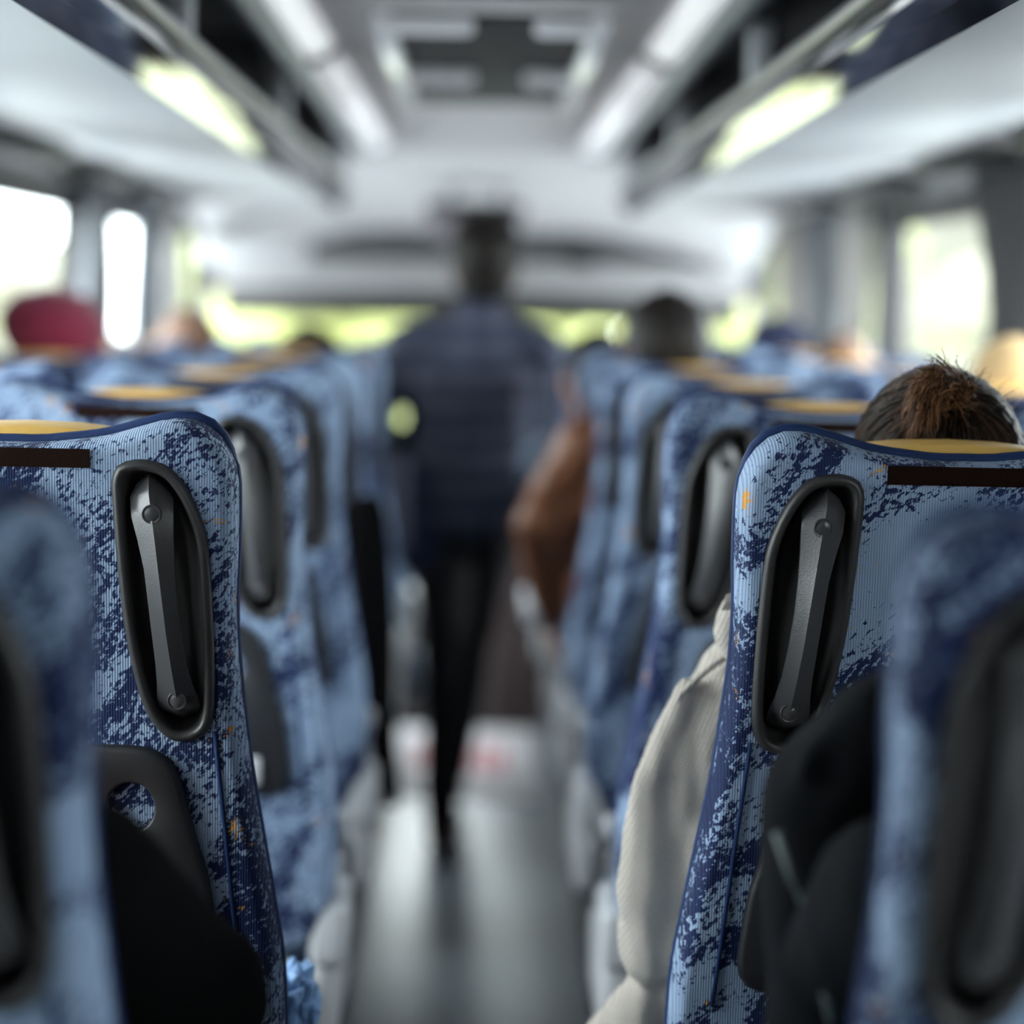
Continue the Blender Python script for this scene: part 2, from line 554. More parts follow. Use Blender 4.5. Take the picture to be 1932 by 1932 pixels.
def prism(bm, prof, y0, y1):
    """profile in x,z swept along y"""
    ring_loft(bm, [[Vector((x, y0, z)) for x, z in prof], [Vector((x, y1, z)) for x, z in prof]])


bm = bmesh.new(); box(bm, (XB-0.255, YB, -0.06), (XB+0.255, 7.35, 0.0))
struct(obj('floor', bm, M['floor'], smooth=False))
bm = bmesh.new(); box(bm, (LW-0.06, YB, -0.06), (XB-0.255, 7.0, 0.15)); 
struct(obj('floor_podium_left', bm, M['podium'], smooth=False))
bm = bmesh.new(); box(bm, (XB+0.255, YB, -0.06), (RW+0.06, 7.52, 0.15))
struct(obj('floor_podium_right', bm, M['podium'], smooth=False))
bm = bmesh.new(); box(bm, (LW-0.06, 7.35, -0.5), (RW+0.06, YF, -0.3)); box(bm, (LW-.06, 7.3, -0.4), (RW+.06, 7.36, -0.06))
struct(obj('floor_front', bm, M['podium'], smooth=False))

# ceiling: flat centre panel, front cap falling to the windshield header, outer roof shell
bm = bmesh.new()
prof = [(YB, 2.01), (5.5, 2.01), (7.3, 2.005), (8.0, 1.985), (8.5, 1.93), (8.85, 1.84), (8.98, 1.76)]
prof = catmull(prof, 5, closed=False)
for x0, x1, start in ((XB-0.33, XB+0.33, 0), ):
    a = [[Vector((x, y, z)) for y, z in prof] for x in (x0, XB-0.11, XB+0.11, x1)]
    for q in (1, 2):
        for v in a[q]:
            v.z += 0.006
    ring_loft(bm, a, False, False, closed=False)
ob = obj('ceiling', bm, M['ceil'])
sd = ob.modifiers.new('t', 'SOLIDIFY'); sd.thickness = 0.012; sd.offset = 1
struct(ob)
# front end of the ceiling, full width ahead of the racks
bm = bmesh.new()
pf = [(7.25, 2.0), (7.6, 2.0), (8.0, 1.975), (8.4, 1.92), (8.75, 1.84), (8.98, 1.765)]
pf = catmull(pf, 5, closed=False)
cols = []
for f in (-1.13, -1.0, -0.8, -0.55, -0.34, 0.34, 0.55, 0.8, 1.0, 1.13):
    drop = max(0, abs(f)-0.34)**2*0.28
    cols.append([Vector((XB+f, y, z-drop)) for y, z in pf])
ring_loft(bm, cols, False, False, closed=False)
ob = obj('ceiling_front', bm, M['ceil']); sd = ob.modifiers.new('t', 'SOLIDIFY'); sd.thickness = 0.012; sd.offset = 1
struct(ob)
bm = bmesh.new()
rp = [(-1.235, 1.74), (-1.20, 2.02), (-1.05, 2.16), (-0.7, 2.22), (0, 2.24), (0.7, 2.22), (1.05, 2.16), (1.20, 2.02), (1.235, 1.74)]
inner = [(x*0.965, z-0.03) for x, z in reversed(rp)]
prism(bm, [(XB+x, z) for x, z in rp+inner], YB-0.05, YF+0.1)
struct(obj('ceiling_roof_shell', bm, M['rackdark']))
# front closing wall above the windshield header
bm = bmesh.new()
box(bm, (LW-.05, 9.05, 1.50), (RW+.05, 9.30, 2.2))
struct(obj('wall_front', bm, M['header'], smooth=False))
bm = bmesh.new()
pf = [(8.94, 1.775), (9.045, 1.66), (9.045, 1.78)]
ring_loft(bm, [[Vector((x, y, z)) for y, z in pf] for x in (XB-1.12, XB+1.12)])
struct(obj('trim_1', bm, M['header_dark'], smooth=False))
bm = bmesh.new(); box(bm, (XB-1.12, 8.98, 1.515), (XB+1.12, 9.05, 1.645), 0.02, 3)
struct(obj('trim_2', bm, M['header']))
bm = bmesh.new(); box(bm, (XB-1.10, 9.0, 1.395), (XB+1.10, 9.06, 1.518), 0.008, 2)
struct(obj('trim_3', bm, M['black']))
bm = bmesh.new(); box(bm, (LW-.05, YB-0.06, -.06), (RW+.05, YB, 2.2))
struct(obj('wall_back', bm, M['wall'], smooth=False))
bm = bmesh.new(); box(bm, (LW-.05, 9.15, -0.5), (RW+.05, 9.28, 0.72))
struct(obj('wall_front_lower', bm, M['dash'], smooth=False))

WIN = [(-0.9, 0.9), (1.1, 2.9), (3.1, 4.55), (4.72, 6.15), (6.32, 7.55), (7.8, 9.0)]
Z0, Z1 = 0.92, 1.775
wn = 1
for side, X, sg in (('left', LW, -1), ('right', RW, 1)):
    bm = bmesh.new()
    xa, xb = sorted((X, X+sg*0.06))
    box(bm, (xa, YB, -.06), (xb, YF+.05, Z0))
    box(bm, (xa, YB, Z1), (xb, YF+.05, 2.0))
    ed = [YB]+[e for wq in WIN for e in wq]+[YF+.05]
    for k in range(0, len(ed), 2):
        if ed[k+1] > ed[k]:
            box(bm, (xa, ed[k], Z0), (xb, ed[k+1], Z1))
    struct(obj('wall_'+side, bm, M['wall'], smooth=False))
    for (a, b) in WIN:
        bm = bmesh.new(); xm = X+sg*0.03
        box(bm, (xm-.003, a, Z0), (xm+.003, b, Z1))
        p = struct(obj('window_%d' % wn, bm, M['glass'], smooth=False))
        bm = bmesh.new(); h = 0.025
        x0, x1 = sorted((X-sg*0.004, X+sg*0.05))
        for lo, hi in (((x0, a, Z0), (x1, b, Z0+h)), ((x0, a, Z1-h), (x1, b, Z1)), ((x0, a, Z0), (x1, a+h, Z1)), ((x0, b-h, Z0), (x1, b, Z1))):
            box(bm, lo, hi)
        obj('window_frame', bm, M['pillar'], p, smooth=False)
        wn += 1
        # sampling portal for the sky behind this window
        ld = bpy.data.lights.new('window_portal', 'AREA'); ld.shape = 'RECTANGLE'
        ld.size = b-a; ld.size_y = Z1-Z0; ld.cycles.is_portal = True
        lo_ = bpy.data.objects.new('window_portal', ld); C.objects.link(lo_)
        lo_.matrix_world = Matrix.Translation((X+sg*.065, (a+b)/2, (Z0+Z1)/2)) @ Matrix.Rotation(-sg*PI/2, 4, 'Y').inverted() @ Matrix.Rotation(PI/2, 4, 'Z')
# windshield
bm = bmesh.new()
for k in range(1):
    box(bm, (XB-1.12, 9.19, 0.70), (XB+1.12, 9.20, 1.52))
p = struct(obj('window_%d' % wn, bm, M['glass'], smooth=False))
ld = bpy.data.lights.new('window_portal', 'AREA'); ld.shape = 'RECTANGLE'; ld.size = 2.24; ld.size_y = 0.82; ld.cycles.is_portal = True
lo_ = bpy.data.objects.new('window_portal', ld); C.objects.link(lo_)
lo_.matrix_world = Matrix.Translation((XB, 9.26, 1.11)) @ Matrix.Rotation(-PI/2, 4, 'X')

# ------------------------------------------------------------------ luggage racks, rails, lights
RACK_END = 7.25
for side, sg in (('left', -1), ('right', 1)):
    def X(f): return XB+sg*f
    t = thing('luggage_rack', {'left': 'overhead luggage rack along the left side with blue grey underside and mirror fascia',
                               'right': 'overhead luggage rack along the right side with grey posts and mirror fascia'}[side], 'luggage rack', (X(0.5), 0, 1.78), 'overhead luggage racks')

    def pr(name, prof, m, y0=YB+.01, y1=RACK_END, smooth=False):
        bm = bmesh.new()
        prism(bm, [(X(x)-t.location.x, z-1.78) for x, z in prof], y0, y1)
        return obj(name, bm, m, t, smooth)
    pr('underside_panel', [(0.498, 1.780), (0.80, 1.812), (1.09, 1.852), (1.15, 1.835), (1.15, 1.87), (1.09, 1.875), (0.80, 1.835), (0.502, 1.80)], M['underside'])
    pf = [(0.498, 1.778), (0.4795, 1.8025), (0.4640, 1.8245), (0.4605, 1.832), (0.4590, 1.842)]
    pr('fascia', pf+[(0.470, 1.845), (0.505, 1.80)], M['chrome'], smooth=False)
    pr('fascia_lip', [(0.462, 1.838), (0.4565, 1.840), (0.4535, 1.857), (0.458, 1.860), (0.468, 1.850)], M['black'])
    bm = bmesh.new()
    tube(bm, [(X(0.462)-t.location.x, y, 1.864-1.78) for y in (YB+.02, 2, 4, 6, RACK_END)], 0.0125, 14)
    obj('rail', bm, M['rail'], t)
    for y in ((3.3, 5.0, 6.6) if side == 'left' else (3.85, 5.4, 6.8)):
        bm = bmesh.new()
        a, b = sorted((X(0.468), X(0.51)))
        box(bm, (a-t.location.x, y-0.03, 1.86-1.78), (b-t.location.x, y+0.03, 1.995-1.78), 0.008, 2)
        obj('post', bm, M['post'], t)
        bm = bmesh.new()
        a, b = sorted((X(0.52), X(1.12)))
        box(bm, (a-t.location.x, y-0.008, 1.84-1.78), (b-t.location.x, y+0.008, 2.10-1.78))
        obj('divider', bm, M['rackdark'], t, smooth=False)
    pr('back_panel', [(1.10, 1.86), (1.12, 1.86), (1.0, 2.13), (0.98, 2.13)], M['rackdark'])
    bm = bmesh.new()
    a, b = sorted((X(0.475), X(1.13)))
    box(bm, (a-t.location.x, RACK_END-.02, 1.80-1.78), (b-t.location.x, RACK_END, 2.0-1.78))
    obj('end_panel', bm, M['ceil'], t, smooth=False)
    # cornice carrying the lamps
    bm = bmesh.new()
    cp = catmull([(0.33, 2.012), (0.375, 1.997), (0.392, 1.972), (0.415, 1.962), (0.445, 1.972), (0.462, 2.0)], 4, closed=False)
    prism(bm, [(X(x), z) for x, z in cp+[(0.46, 2.03), (0.33, 2.03)]], YB+.01, RACK_END+.05)
    struct(obj('trim_%d' % (4 if side == 'left' else 5), bm, M['cornice']))
    for i, (y0, y1) in enumerate(((2.35, 4.45), (4.56, 7.15))):
        lt = thing('ceiling_light', {('left', 0): 'nearer white strip lamp on the left of the ceiling', ('left', 1): 'farther white strip lamp on the left of the ceiling',
                                     ('right', 0): 'nearer white strip lamp on the right of the ceiling', ('right', 1): 'farther white strip lamp on the right of the ceiling'}[(side, i)],
                   'ceiling light', (X(0.355), y0, 1.99), 'ceiling strip lamps')
        bm = bmesh.new()
        lp = catmull([(0.325, 2.010), (0.338, 1.992), (0.362, 1.984), (0.384, 1.982)], 4, closed=False)
        prism(bm, [(X(x)-X(0.355), z-1.99) for x, z in lp+[(0.392, 1.992), (0.38, 2.012)]], 0.03, y1-y0-0.03)
        obj('diffuser', bm, M['lens'], lt)
        for yy in (0.0, y1-y0-0.035):
            bm = bmesh.new()
            prism(bm, [(X(x)-X(0.355), z-1.991) for x, z in lp+[(0.394, 1.992), (0.38, 2.012)]], yy, yy+0.035)
            obj('end_cap', bm, M['plastic'], lt)

# roof hatch
t = thing('roof_hatch', 'roof hatch with white frame and dark blind in the middle of the ceiling', 'roof hatch', (XB, 4.5, 1.985))
bm = bmesh.new(); box(bm, (-0.215, -0.78, -0.012), (0.215, 0.80, 0.022), 0.004)
obj('blind', bm, M['mesh'], t)
for s in (-1, 1):
    bm = bmesh.new(); box(bm, (s*0.193-0.018, -0.80, -0.036), (s*0.193+0.018, 0.82, 0.0), 0.009, 3)
    obj('side_rail', bm, M['white'], t)
for y in (-0.785, 0.07):
    for x0, x1 in ((-0.185, -0.03), (0.075, 0.185)):
        bm = bmesh.new(); box(bm, (x0, y-0.016, -0.042), (x1, y+0.016, -0.008), 0.013, 3)
        obj('handle_bar', bm, M['white'], t)
bm = bmesh.new(); box(bm, (-0.22, -0.84, -0.004), (0.22, -0.80, 0.024), 0.004)
obj('frame', bm, M['ceil'], t)
bm = bmesh.new(); box(bm, (-0.22, 0.82, -0.004), (0.22, 0.85, 0.024), 0.004)
obj('frame', bm, M['ceil'], t)

# monitor on the front of the ceiling
c = P(897, 392, 8.35)
t = thing('ceiling_monitor', 'dark flat monitor folded under the ceiling above the standing man', 'monitor', c)
bm = bmesh.new(); box(bm, (-0.195, -0.03, -0.03), (0.195, 0.03, 0.02), 0.008)
obj('housing', bm, M['black'], t)
bm = bmesh.new(); box(bm, (-0.18, -0.01, -0.115), (0.18, 0.02, -0.03), 0.006)
obj('screen', bm, M['screen'], t)
for s in (-1, 1):
    bm = bmesh.new(); box(bm, (s*0.1-0.012, -0.015, 0.015), (s*0.1+0.012, 0.015, 0.15))
    obj('bracket', bm, M['plastic'], t, smooth=False)
c = P(1098, 490, 8.97)
bm = bmesh.new(); ell(bm, (0, 0, 0), (0.075, 0.03, 0.04))
tag(obj('speaker', bm, M['black'], loc=c), 'small black oval speaker on the header right of the standing man', 'speaker')
# pale cupboard in the front left corner
c = P(480, 470, 8.55)
t = thing('corner_cupboard', 'bright white cupboard in the front left corner below the ceiling', 'cupboard', c)
bm = bmesh.new(); box(bm, (-0.215, -0.05, -0.06), (0.215, 0.12, 0.06), 0.02, 3); obj('body', bm, M['cupboard'], t)
bm = bmesh.new(); box(bm, (-0.20, -0.058, -0.05), (0.20, -0.048, 0.06), 0.004); obj('door', bm, M['cupboard'], t)

# curtain rails and curtains
for side, sg, spans in (('left', -1, ((3.5, 4.45), (4.6, 5.6), (5.7, 6.6), (6.75, 7.5))), ('right', 1, ((3.5, 4.5), (4.62, 5.4), (5.6, 6.55), (6.75, 7.6)))):
    for i, (a, b) in enumerate(spans):
        bm = bmesh.new()
        X0 = XB+sg*1.165
        rings = []
        for k in range(13):
            f = k/12
            th = math.sin(PI*f)**0.5 if 0 < f < 1 else 0
            dz = 0.012+0.03*th; wdt = 0.03+0.10*th
            y = a+(b-a)*f
            zt = 1.828
            rings.append([Vector((X0-XB*0, y, zt)), Vector((X0-sg*wdt, y, zt+0.004)), Vector((X0-sg*wdt, y, zt-dz*.4)), Vector((X0-sg*wdt*.6, y, zt-dz)), Vector((X0, y, zt-dz))])
        ring_loft(bm, rings)
        pos = {0: 'nearest', 1: 'second', 2: 'third', 3: 'farthest'}[i]
        tag(obj('curtain_pelmet', bm, M['black']), '%s dark curved curtain pelmet above the %s windows' % (pos, side), 'curtain pelmet', 'curtain pelmets')


def curtain(side, y0, y1, m, label, lean=0.0, pleats=5):
    sg = -1 if side == 'left' else 1
    X0 = XB+sg*1.125
    bm = bmesh.new()
    rows = []
    nz, ny = 14, pleats*8
    for r in range(nz+1):
        f = r/nz
        z = 1.79-f*0.86
        row = []
        for k in range(ny+1):
            g = k/ny
            pin = 1-0.35*math.sin(PI*min(1, f*1.15))*(lean != 0)
            yc = y0+(y1-y0)*0.5+lean*f
            y = yc+(g-.5)*(y1-y0)*pin
            row.append(Vector((X0+0.018*math.sin(2*PI*pleats*g+f*0.8)+0.006*math.sin(9*f+5*g), y, z)))
        rows.append(row)
    ring_loft(bm, rows, False, False, closed=False)
    o = obj('curtain', bm, m)
    sd = o.modifiers.new('t', 'SOLIDIFY'); sd.thickness = 0.003
    tag(o, label, 'curtain', 'window curtains')
    return o


curtain('left', 5.98, 6.42, M['curt_grey'], 'blue grey curtain gathered behind the maroon hat', 0.0)
curtain('left', 6.82, 7.4, M['curt_grey'], 'grey curtain beside the narrow bright gap on the left', 0.0, 6)
curtain('left', 7.5, 7.9, M['curt_pale'], 'pale curtain farthest forward on the left side', 0.0)
curtain('left', 4.2, 4.75, M['curt_grey'], 'grey curtain nearest the camera on the left windows', 0.0)
curtain('right', 4.28, 4.84, M['curt_dark'], 'dark grey curtain leaning at the right edge of the photo', -0.12)
curtain('right', 6.25, 6.62, M['curt_pale'], 'whitish curtain at the far end of the bright right window', 0.0)
curtain('right', 6.72, 7.4, M['curt_grey'], 'grey curtain in the middle of the far right windows', 0.0)
curtain('right', 7.55, 8.05, M['curt_sand'], 'sand coloured curtain nearest the windshield on the right', 0.0)
for side, y0, y1, lab in (('left', -0.9, 0.7, 'unseen drawn grey curtain added to dim the rearmost left window'), ('left', 1.05, 1.48, 'unseen gathered grey curtain added to cut light beside the nearest left seats'),
                          ('left', 2.85, 3.15, 'grey curtain ahead of the drawn ones on the left'), ('right', -0.9, 0.4, 'unseen half drawn grey curtain added to dim the rearmost right window'),
                          ('right', 1.05, 2.6, 'unseen half drawn grey curtain added to cut light beside the nearest right seats'), ('right', 3.05, 3.4, 'grey curtain ahead of the drawn ones on the right')):
    curtain(side, y0, y1, M['curt_grey'], lab, 0.0, max(4, int((y1-y0)*9)))  # unseen near curtains; the drawn and gathered ones added to dim the near rows

# ------------------------------------------------------------------ the seats
PITCH, ROW1, SX = 0.80, 2.05, 0.4695           # row pitch, row in focus, aisle seat centre from centre line
SEATX_L = XB-SX
ZT, KREC = 1.207, 0.17                         # shoulder height above podium, recline slope


def LP(px, py):
    """point on the back plane of the left seat in focus -> seat coordinates (x across, z up)"""
    d = ROW1
    for _ in range(6):
        wv = P(px, py, d)
        d = ROW1+KREC*(ZT-(wv.z-0.15))
    return Vector((wv.x-SEATX_L, wv.z-0.15))


def yplane(z):
    return KREC*(ZT-z)


TOPC = [(10, 838), (60, 838), (110, 835), (160, 830), (205, 822), (250, 809), (295, 797), (335, 793), (370, 799), (402, 822), (426, 856), (439, 895), (442, 940), (441, 1040), (437, 1140), (440, 1240), (450, 1340), (466, 1470), (488, 1600), (510, 1730), (527, 1850)]
half = [LP(*p) for p in TOPC]
half[0].x = 0
z0 = half[0].y
half[0].y = half[1].y = min(half[0].y, half[1].y)
half += [Vector((half[-1].x+0.002, 0.53)), Vector((half[-1].x-0.01, 0.45)), Vector((half[-1].x-0.05, 0.405)), Vector((0.1, 0.40))]
other = []
for p in reversed(half[1:]):
    x = min(p.x, 0.226)
    other.append(Vector((-x, p.y)))
OUT = resample(catmull([tuple(p) for p in half+other], 6), 150)

REC = [(212, 930), (213, 900), (222, 880), (247, 869), (280, 869), (318, 882), (350, 918), (374, 965), (390, 1015), (396, 1070), (402, 1180), (405, 1290), (402, 1350), (388, 1383), (358, 1398), (327, 1396), (300, 1376), (276, 1340), (256, 1280), (236, 1180), (222, 1060)]
RECL = resample(catmull([tuple(LP(*p)) for p in REC], 5), 72)
TRAY = [(10, 1404), (205, 1404), (270, 1408), (312, 1425), (338, 1460), (358, 1530), (378, 1600), (396, 1660), (408, 1740), (412, 1800), (395, 1835), (340, 1848), (200, 1850), (10, 1850)]


def mir(v, s):
    return Vector((v.x*s, v.y))


def loop3(p, y):
    return [Vector((q.x, yplane(q.y)+y, q.y)) for q in p]


def fill_with_holes(bm, loops):
    """flat fill between the first loop of BMVerts and the holes inside it"""
    vs = [v for L in loops for v in L]
    pts = [Vector((v.co.x, v.co.z)) for v in vs]
    es = []; o = 0
    for L in loops:
        es += [(o+i, o+(i+1) % len(L)) for i in range(len(L))]; o += len(L)
    polys = [[Vector((v.co.x, v.co.z)) for v in L] for L in loops]

    def inside(q, poly):
        c = False
        for i in range(len(poly)):
            a, b = poly[i-1], poly[i]
            if (a.y > q.y) != (b.y > q.y) and q.x < (b.x-a.x)*(q.y-a.y)/(b.y-a.y)+a.x:
                c = not c
        return c
    res = geometry.delaunay_2d_cdt(pts, es, [], 0, 1e-7)
    orig = res[3]
    for f in res[2]:
        ids = [orig[i][0] if orig[i] else None for i in f]
        if None in ids or len(set(ids)) < 3:
            continue
        q = (pts[ids[0]]+pts[ids[1]]+pts[ids[2]])/3
        if inside(q, polys[0]) and not any(inside(q, h) for h in polys[1:]):
            try:
                bm.faces.new([vs[i] for i in ids])
            except ValueError:
                pass


SEATS = {}


def make_seat(s):
    """s=+1: left side (aisle at +x); s=-1: right side"""
    t = bpy.data.objects.new('coach_seat', None); C.objects.link(t)
    t.empty_display_size = 0.05
    out = [mir(q, s) for q in OUT]
    if s < 0:
        out.reverse()
    rec = [mir(q, s) for q in RECL]
    if s < 0:
        rec.reverse()
    R, D = 0.0165, 0.050
    # back cover with an opening for the grab handle
    bm = bmesh.new()
    rings = []
    for k in range(9):
        f = PI/2*k/8
        rings.append(loop3(inset(out, R*(1-math.cos(f)**0.85)), D*(1-math.sin(f)**0.9)))
    vr = ring_loft(bm, rings, False, False)
    hole = [bm.verts.new(q) for q in loop3(inset(rec, 0.004), 0.0)]
    fill_with_holes(bm, [vr[-1], hole])
    obj('back_cover', bm, M['fabric'], t)
    # seam at the outer lower edge
    bm = bmesh.new()
    sp = [LP(*p) for p in ((405, 1380), (412, 1450), (424, 1560), (436, 1680), (448, 1800), (456, 1880))]
    tube(bm, [(q.x*s, yplane(q.y)-0.0008, q.y) for q in sp], 0.0022, 6)
    obj('seam', bm, M['navy'], t)
    # piping round the seam
    bm = bmesh.new()
    i0, i1 = inset(out, -0.0012), inset(out, 0.0035)
    pz = []
    for k, q in enumerate(out):
        tg = out[(k+2) % len(out)]-out[k-2]
        wt = min(1, max(0, (abs(tg.normalized().x)-0.35)/0.4)) if q.y > 0.9 else 0
        q2 = i1[k].lerp(i0[k], wt)
        pz.append(Vector((q2.x, yplane(q2.y)+D, q2.y)))
    tube(bm, pz, 0.0060, 8, closed=True)
    obj('piping', bm, M['navy'], t)
    # front pad
    bm = bmesh.new()
    rings = []
    for k in range(8):
        f = PI/2*k/7
        rings.append(loop3(inset(out, 0.001+0.045*(1-math.cos(f))), D+0.075*math.sin(f)))
    ring_loft(bm, rings, False, True)
    obj('front_pad', bm, M['fabric'], t)
    # yellow headrest
    bm = bmesh.new()
    rings = []
    zc = min(q.y for q in half[:4])
    for k in range(7):
        f = -PI/2+PI*k/6
        sc = math.cos(f)*0.25+0.75
        y = 0.105+0.048*math.sin(f)
        ring = []
        for j in range(40):
            a = 2*PI*j/40
            cx, cz = math.cos(a), math.sin(a)
            px_ = math.copysign(abs(cx)**0.6, cx)*0.152
            pz_ = math.copysign(abs(cz)**0.45, cz)*0.095
            if pz_ > 0:
                pz_ *= 1-0.10*(px_/0.152)**2
            z = zc-0.078+pz_*(0.85+0.15*sc)
            ring.append(Vector((px_*(0.9+0.1*sc), yplane(z)+y, z)))
        rings.append(ring)
    ring_loft(bm, rings)
    o = obj('headrest', bm, M['yellow'], t); o['label'] = 'mustard yellow leather headrest'
    # hook and loop strip
    bm = bmesh.new()
    a, b = LP(10, 864), LP(169, 865)
    hz = 0.0093; hx = b.x
    vs = []
    for x, z in ((-hx, b.y-hz), (hx, b.y-hz), (hx, b.y+hz), (-hx, b.y+hz)):
        vs.append(Vector((x, yplane(z), z)))
    ring_loft(bm, [vs, [v+Vector((0, -0.0022, 0)) for v in vs]])
    obj('velcro_strip', bm, M['velcro'], t, smooth=False)
    # recess: raised lip and deep tub
    bm = bmesh.new()
    rings = [loop3(inset(rec, -0.001), 0.001), loop3(rec, -0.004), loop3(inset(rec, 0.003), -0.0075), loop3(inset(rec, 0.006), -0.0085), loop3(inset(rec, 0.0095), -0.006),
             loop3(inset(rec, 0.0115), 0.004), loop3(inset(rec, 0.015), 0.022), loop3(inset(rec, 0.021), 0.031), loop3(inset(rec, 0.026), 0.033)]
    ring_loft(bm, rings, False, True)
    obj('handle_recess', bm, M['recess'], t)
    # grab handle with a ridge down the middle
    sec = [  # left, ridge, right (px), y, out-offset of ridge
        ((274, 897), (280, 891), (288, 897), 0.016), ((254, 915), (281, 903), (312, 920), 0.000), ((245, 938), (284, 930), (327, 942), -0.010), ((250, 975), (291, 970), (329, 975), -0.016), ((262, 1015), (298, 1015), (330, 1015), -0.020),
        ((276, 1070), (306, 1070), (333, 1070), -0.025), ((284, 1130), (314, 1130), (338, 1130), -0.027), ((291, 1190), (321, 1190), (345, 1190), -0.026), ((297, 1250), (329, 1250), (354, 1250), -0.022), ((298, 1290), (334, 1290), (364, 1290), -0.016),
        ((296, 1318), (337, 1318), (374, 1318), -0.010), ((297, 1338), (338, 1340), (376, 1336), -0.004), ((308, 1352), (339, 1354), (368, 1350), 0.010), ((325, 1362), (340, 1364), (352, 1361), 0.024)]
    bm = bmesh.new(); rings = []
    for l, rdg, r, y in sec:
        l, rdg, r = (mir(LP(*q), s) for q in (l, rdg, r))
        def p3(q, yy): return Vector((q.x, yplane(q.y)+yy, q.y))
        ml, mr = l.lerp(rdg, .5), r.lerp(rdg, .5)
        rings.append([p3(l, y+0.014), p3(l, y+0.0095), p3(ml, y+0.0040), p3(rdg, y-0.0022), p3(mr, y+0.0040), p3(r, y+0.0095), p3(r, y+0.014), p3(mr, y+0.017), p3(ml, y+0.017)])
    ring_loft(bm, rings)
    h = obj('grab_handle', bm, M['handle'], t); sharp(h, 42)
    for px, py, y in ((291, 967, -0.0170), (337, 1318, -0.0110)):
        q = mir(LP(px, py), s)
        bm = bmesh.new()
        n = 24; rings = []
        for rr, dy in ((0.0096, 0.003), (0.0096, -0.0008), (0.0088, -0.0018), (0.0083, -0.0004), (0.006, -0.0022), (0.001, -0.0028)):
            rings.append([Vector((q.x+rr*math.cos(2*PI*k/n), yplane(q.y+rr*math.sin(2*PI*k/n))+y+dy, q.y+rr*math.sin(2*PI*k/n))) for k in range(n)])
        ring_loft(bm, rings)
        obj('screw_cap', bm, M['handle'], h)
    # tray table with finger hole
    tr = [LP(*p) for p in TRAY]; tr[0].x = 0; tr[-1].x = 0
    tr += [Vector((-p.x, p.y)) for p in reversed(tr[1:-1])]
    tr = [mir(q, s) for q in resample(catmull([tuple(p) for p in tr], 5), 90)]
    hc = mir(LP(250, 1518), s)
    hl = [hc+Vector((0.0235*math.cos(2*PI*k/36), 0.0255*math.sin(2*PI*k/36))) for k in range(36)]
    bm = bmesh.new()
    vr = ring_loft(bm, [loop3(tr, 0.001), loop3(tr, -0.008), loop3(inset(tr, 0.002), -0.0115), loop3(inset(tr, 0.006), -0.0135)], False, False)
    hr = ring_loft(bm, [loop3(hl, -0.001), loop3(hl, -0.010), loop3([hc+(q-hc)*1.05 for q in hl], -0.0128), loop3([hc+(q-hc)*1.12 for q in hl], -0.0135)], False, False)
    fill_with_holes(bm, [vr[-1], hr[-1]])
    obj('tray_table', bm, M['tray'], t)
    bm = bmesh.new()
    q = mir(LP(320, 1780), s)
    box(bm, (q.x-.012, yplane(q.y)-.022, q.y-.02), (q.x+.012, yplane(q.y)-.012, q.y+.02), 0.004)
    obj('tray_latch', bm, M['plastic_light'], t)
    # cushion, shells and legs
    bm = bmesh.new()
    box(bm, (-0.225, 0.15, 0.30), (0.225, 0.64, 0.452), 0.045, 5)
    box(bm, (0.195*s-0.05, 0.17, 0.33), (0.195*s+0.065 if s > 0 else 0.195*s+0.05, 0.62, 0.44), 0.04, 4) if s > 0 else box(bm, (-0.26, 0.17, 0.33), (-0.145, 0.62, 0.44), 0.04, 4)
    obj('seat_cushion', bm, M['fabric'], t)
    bm = bmesh.new()
    rings = []
    for y, zb, zt_, hw in ((0.09, 0.35, 0.395, 0.15), (0.10, 0.30, 0.41, 0.205), (0.13, 0.27, 0.415, 0.216), (0.35, 0.26, 0.36, 0.216), (0.60, 0.27, 0.35, 0.21), (0.63, 0.29, 0.33, 0.2)):
        ring = []
        for j in range(28):
            a = 2*PI*j/28
            cx, cz = math.cos(a), math.sin(a)
            ring.append(Vector((math.copysign(abs(cx)**.5, cx)*hw+s*0.012, y, (zb+zt_)/2+math.copysign(abs(cz)**.5, cz)*(zt_-zb)/2)))
        rings.append(ring)
    ring_loft(bm, rings)
    obj('base_shell', bm, M['plastic'], t)
    bm = bmesh.new()
    a, b = sorted((s*0.236, s*0.290))
    box(bm, (a, 0.13, 0.385), (b, 0.30, 0.475), 0.016, 4)
    box(bm, (a, 0.14, 0.27), (b-0.012*(s > 0), 0.46, 0.40), 0.022, 4)
    obj('hinge_cover', bm, M['plastic_light'], t)
    bm = bmesh.new()
    tube(bm, [(s*0.262, 0.34, 0.42), (s*0.264, 0.37, 0.47), (s*0.266, 0.385, 0.53), (s*0.266, 0.39, 0.55)], [0.008, 0.009, 0.011, 0.007], 10)
    obj('recline_lever', bm, M['plastic_light'], t)
    for x in (-0.15, 0.15):
        bm = bmesh.new()
        box(bm, (x-0.025, 0.22, 0.0), (x+0.025, 0.52, 0.28), 0.01, 2)
        obj('leg', bm, M['plastic_dark'], t)
    return t


def copy_tree(o, parent=None):
    c = o.copy(); C.objects.link(c)
    if parent is not None:
        c.parent = parent
    for ch in list(o.children):
        copy_tree(ch, c)
    return c


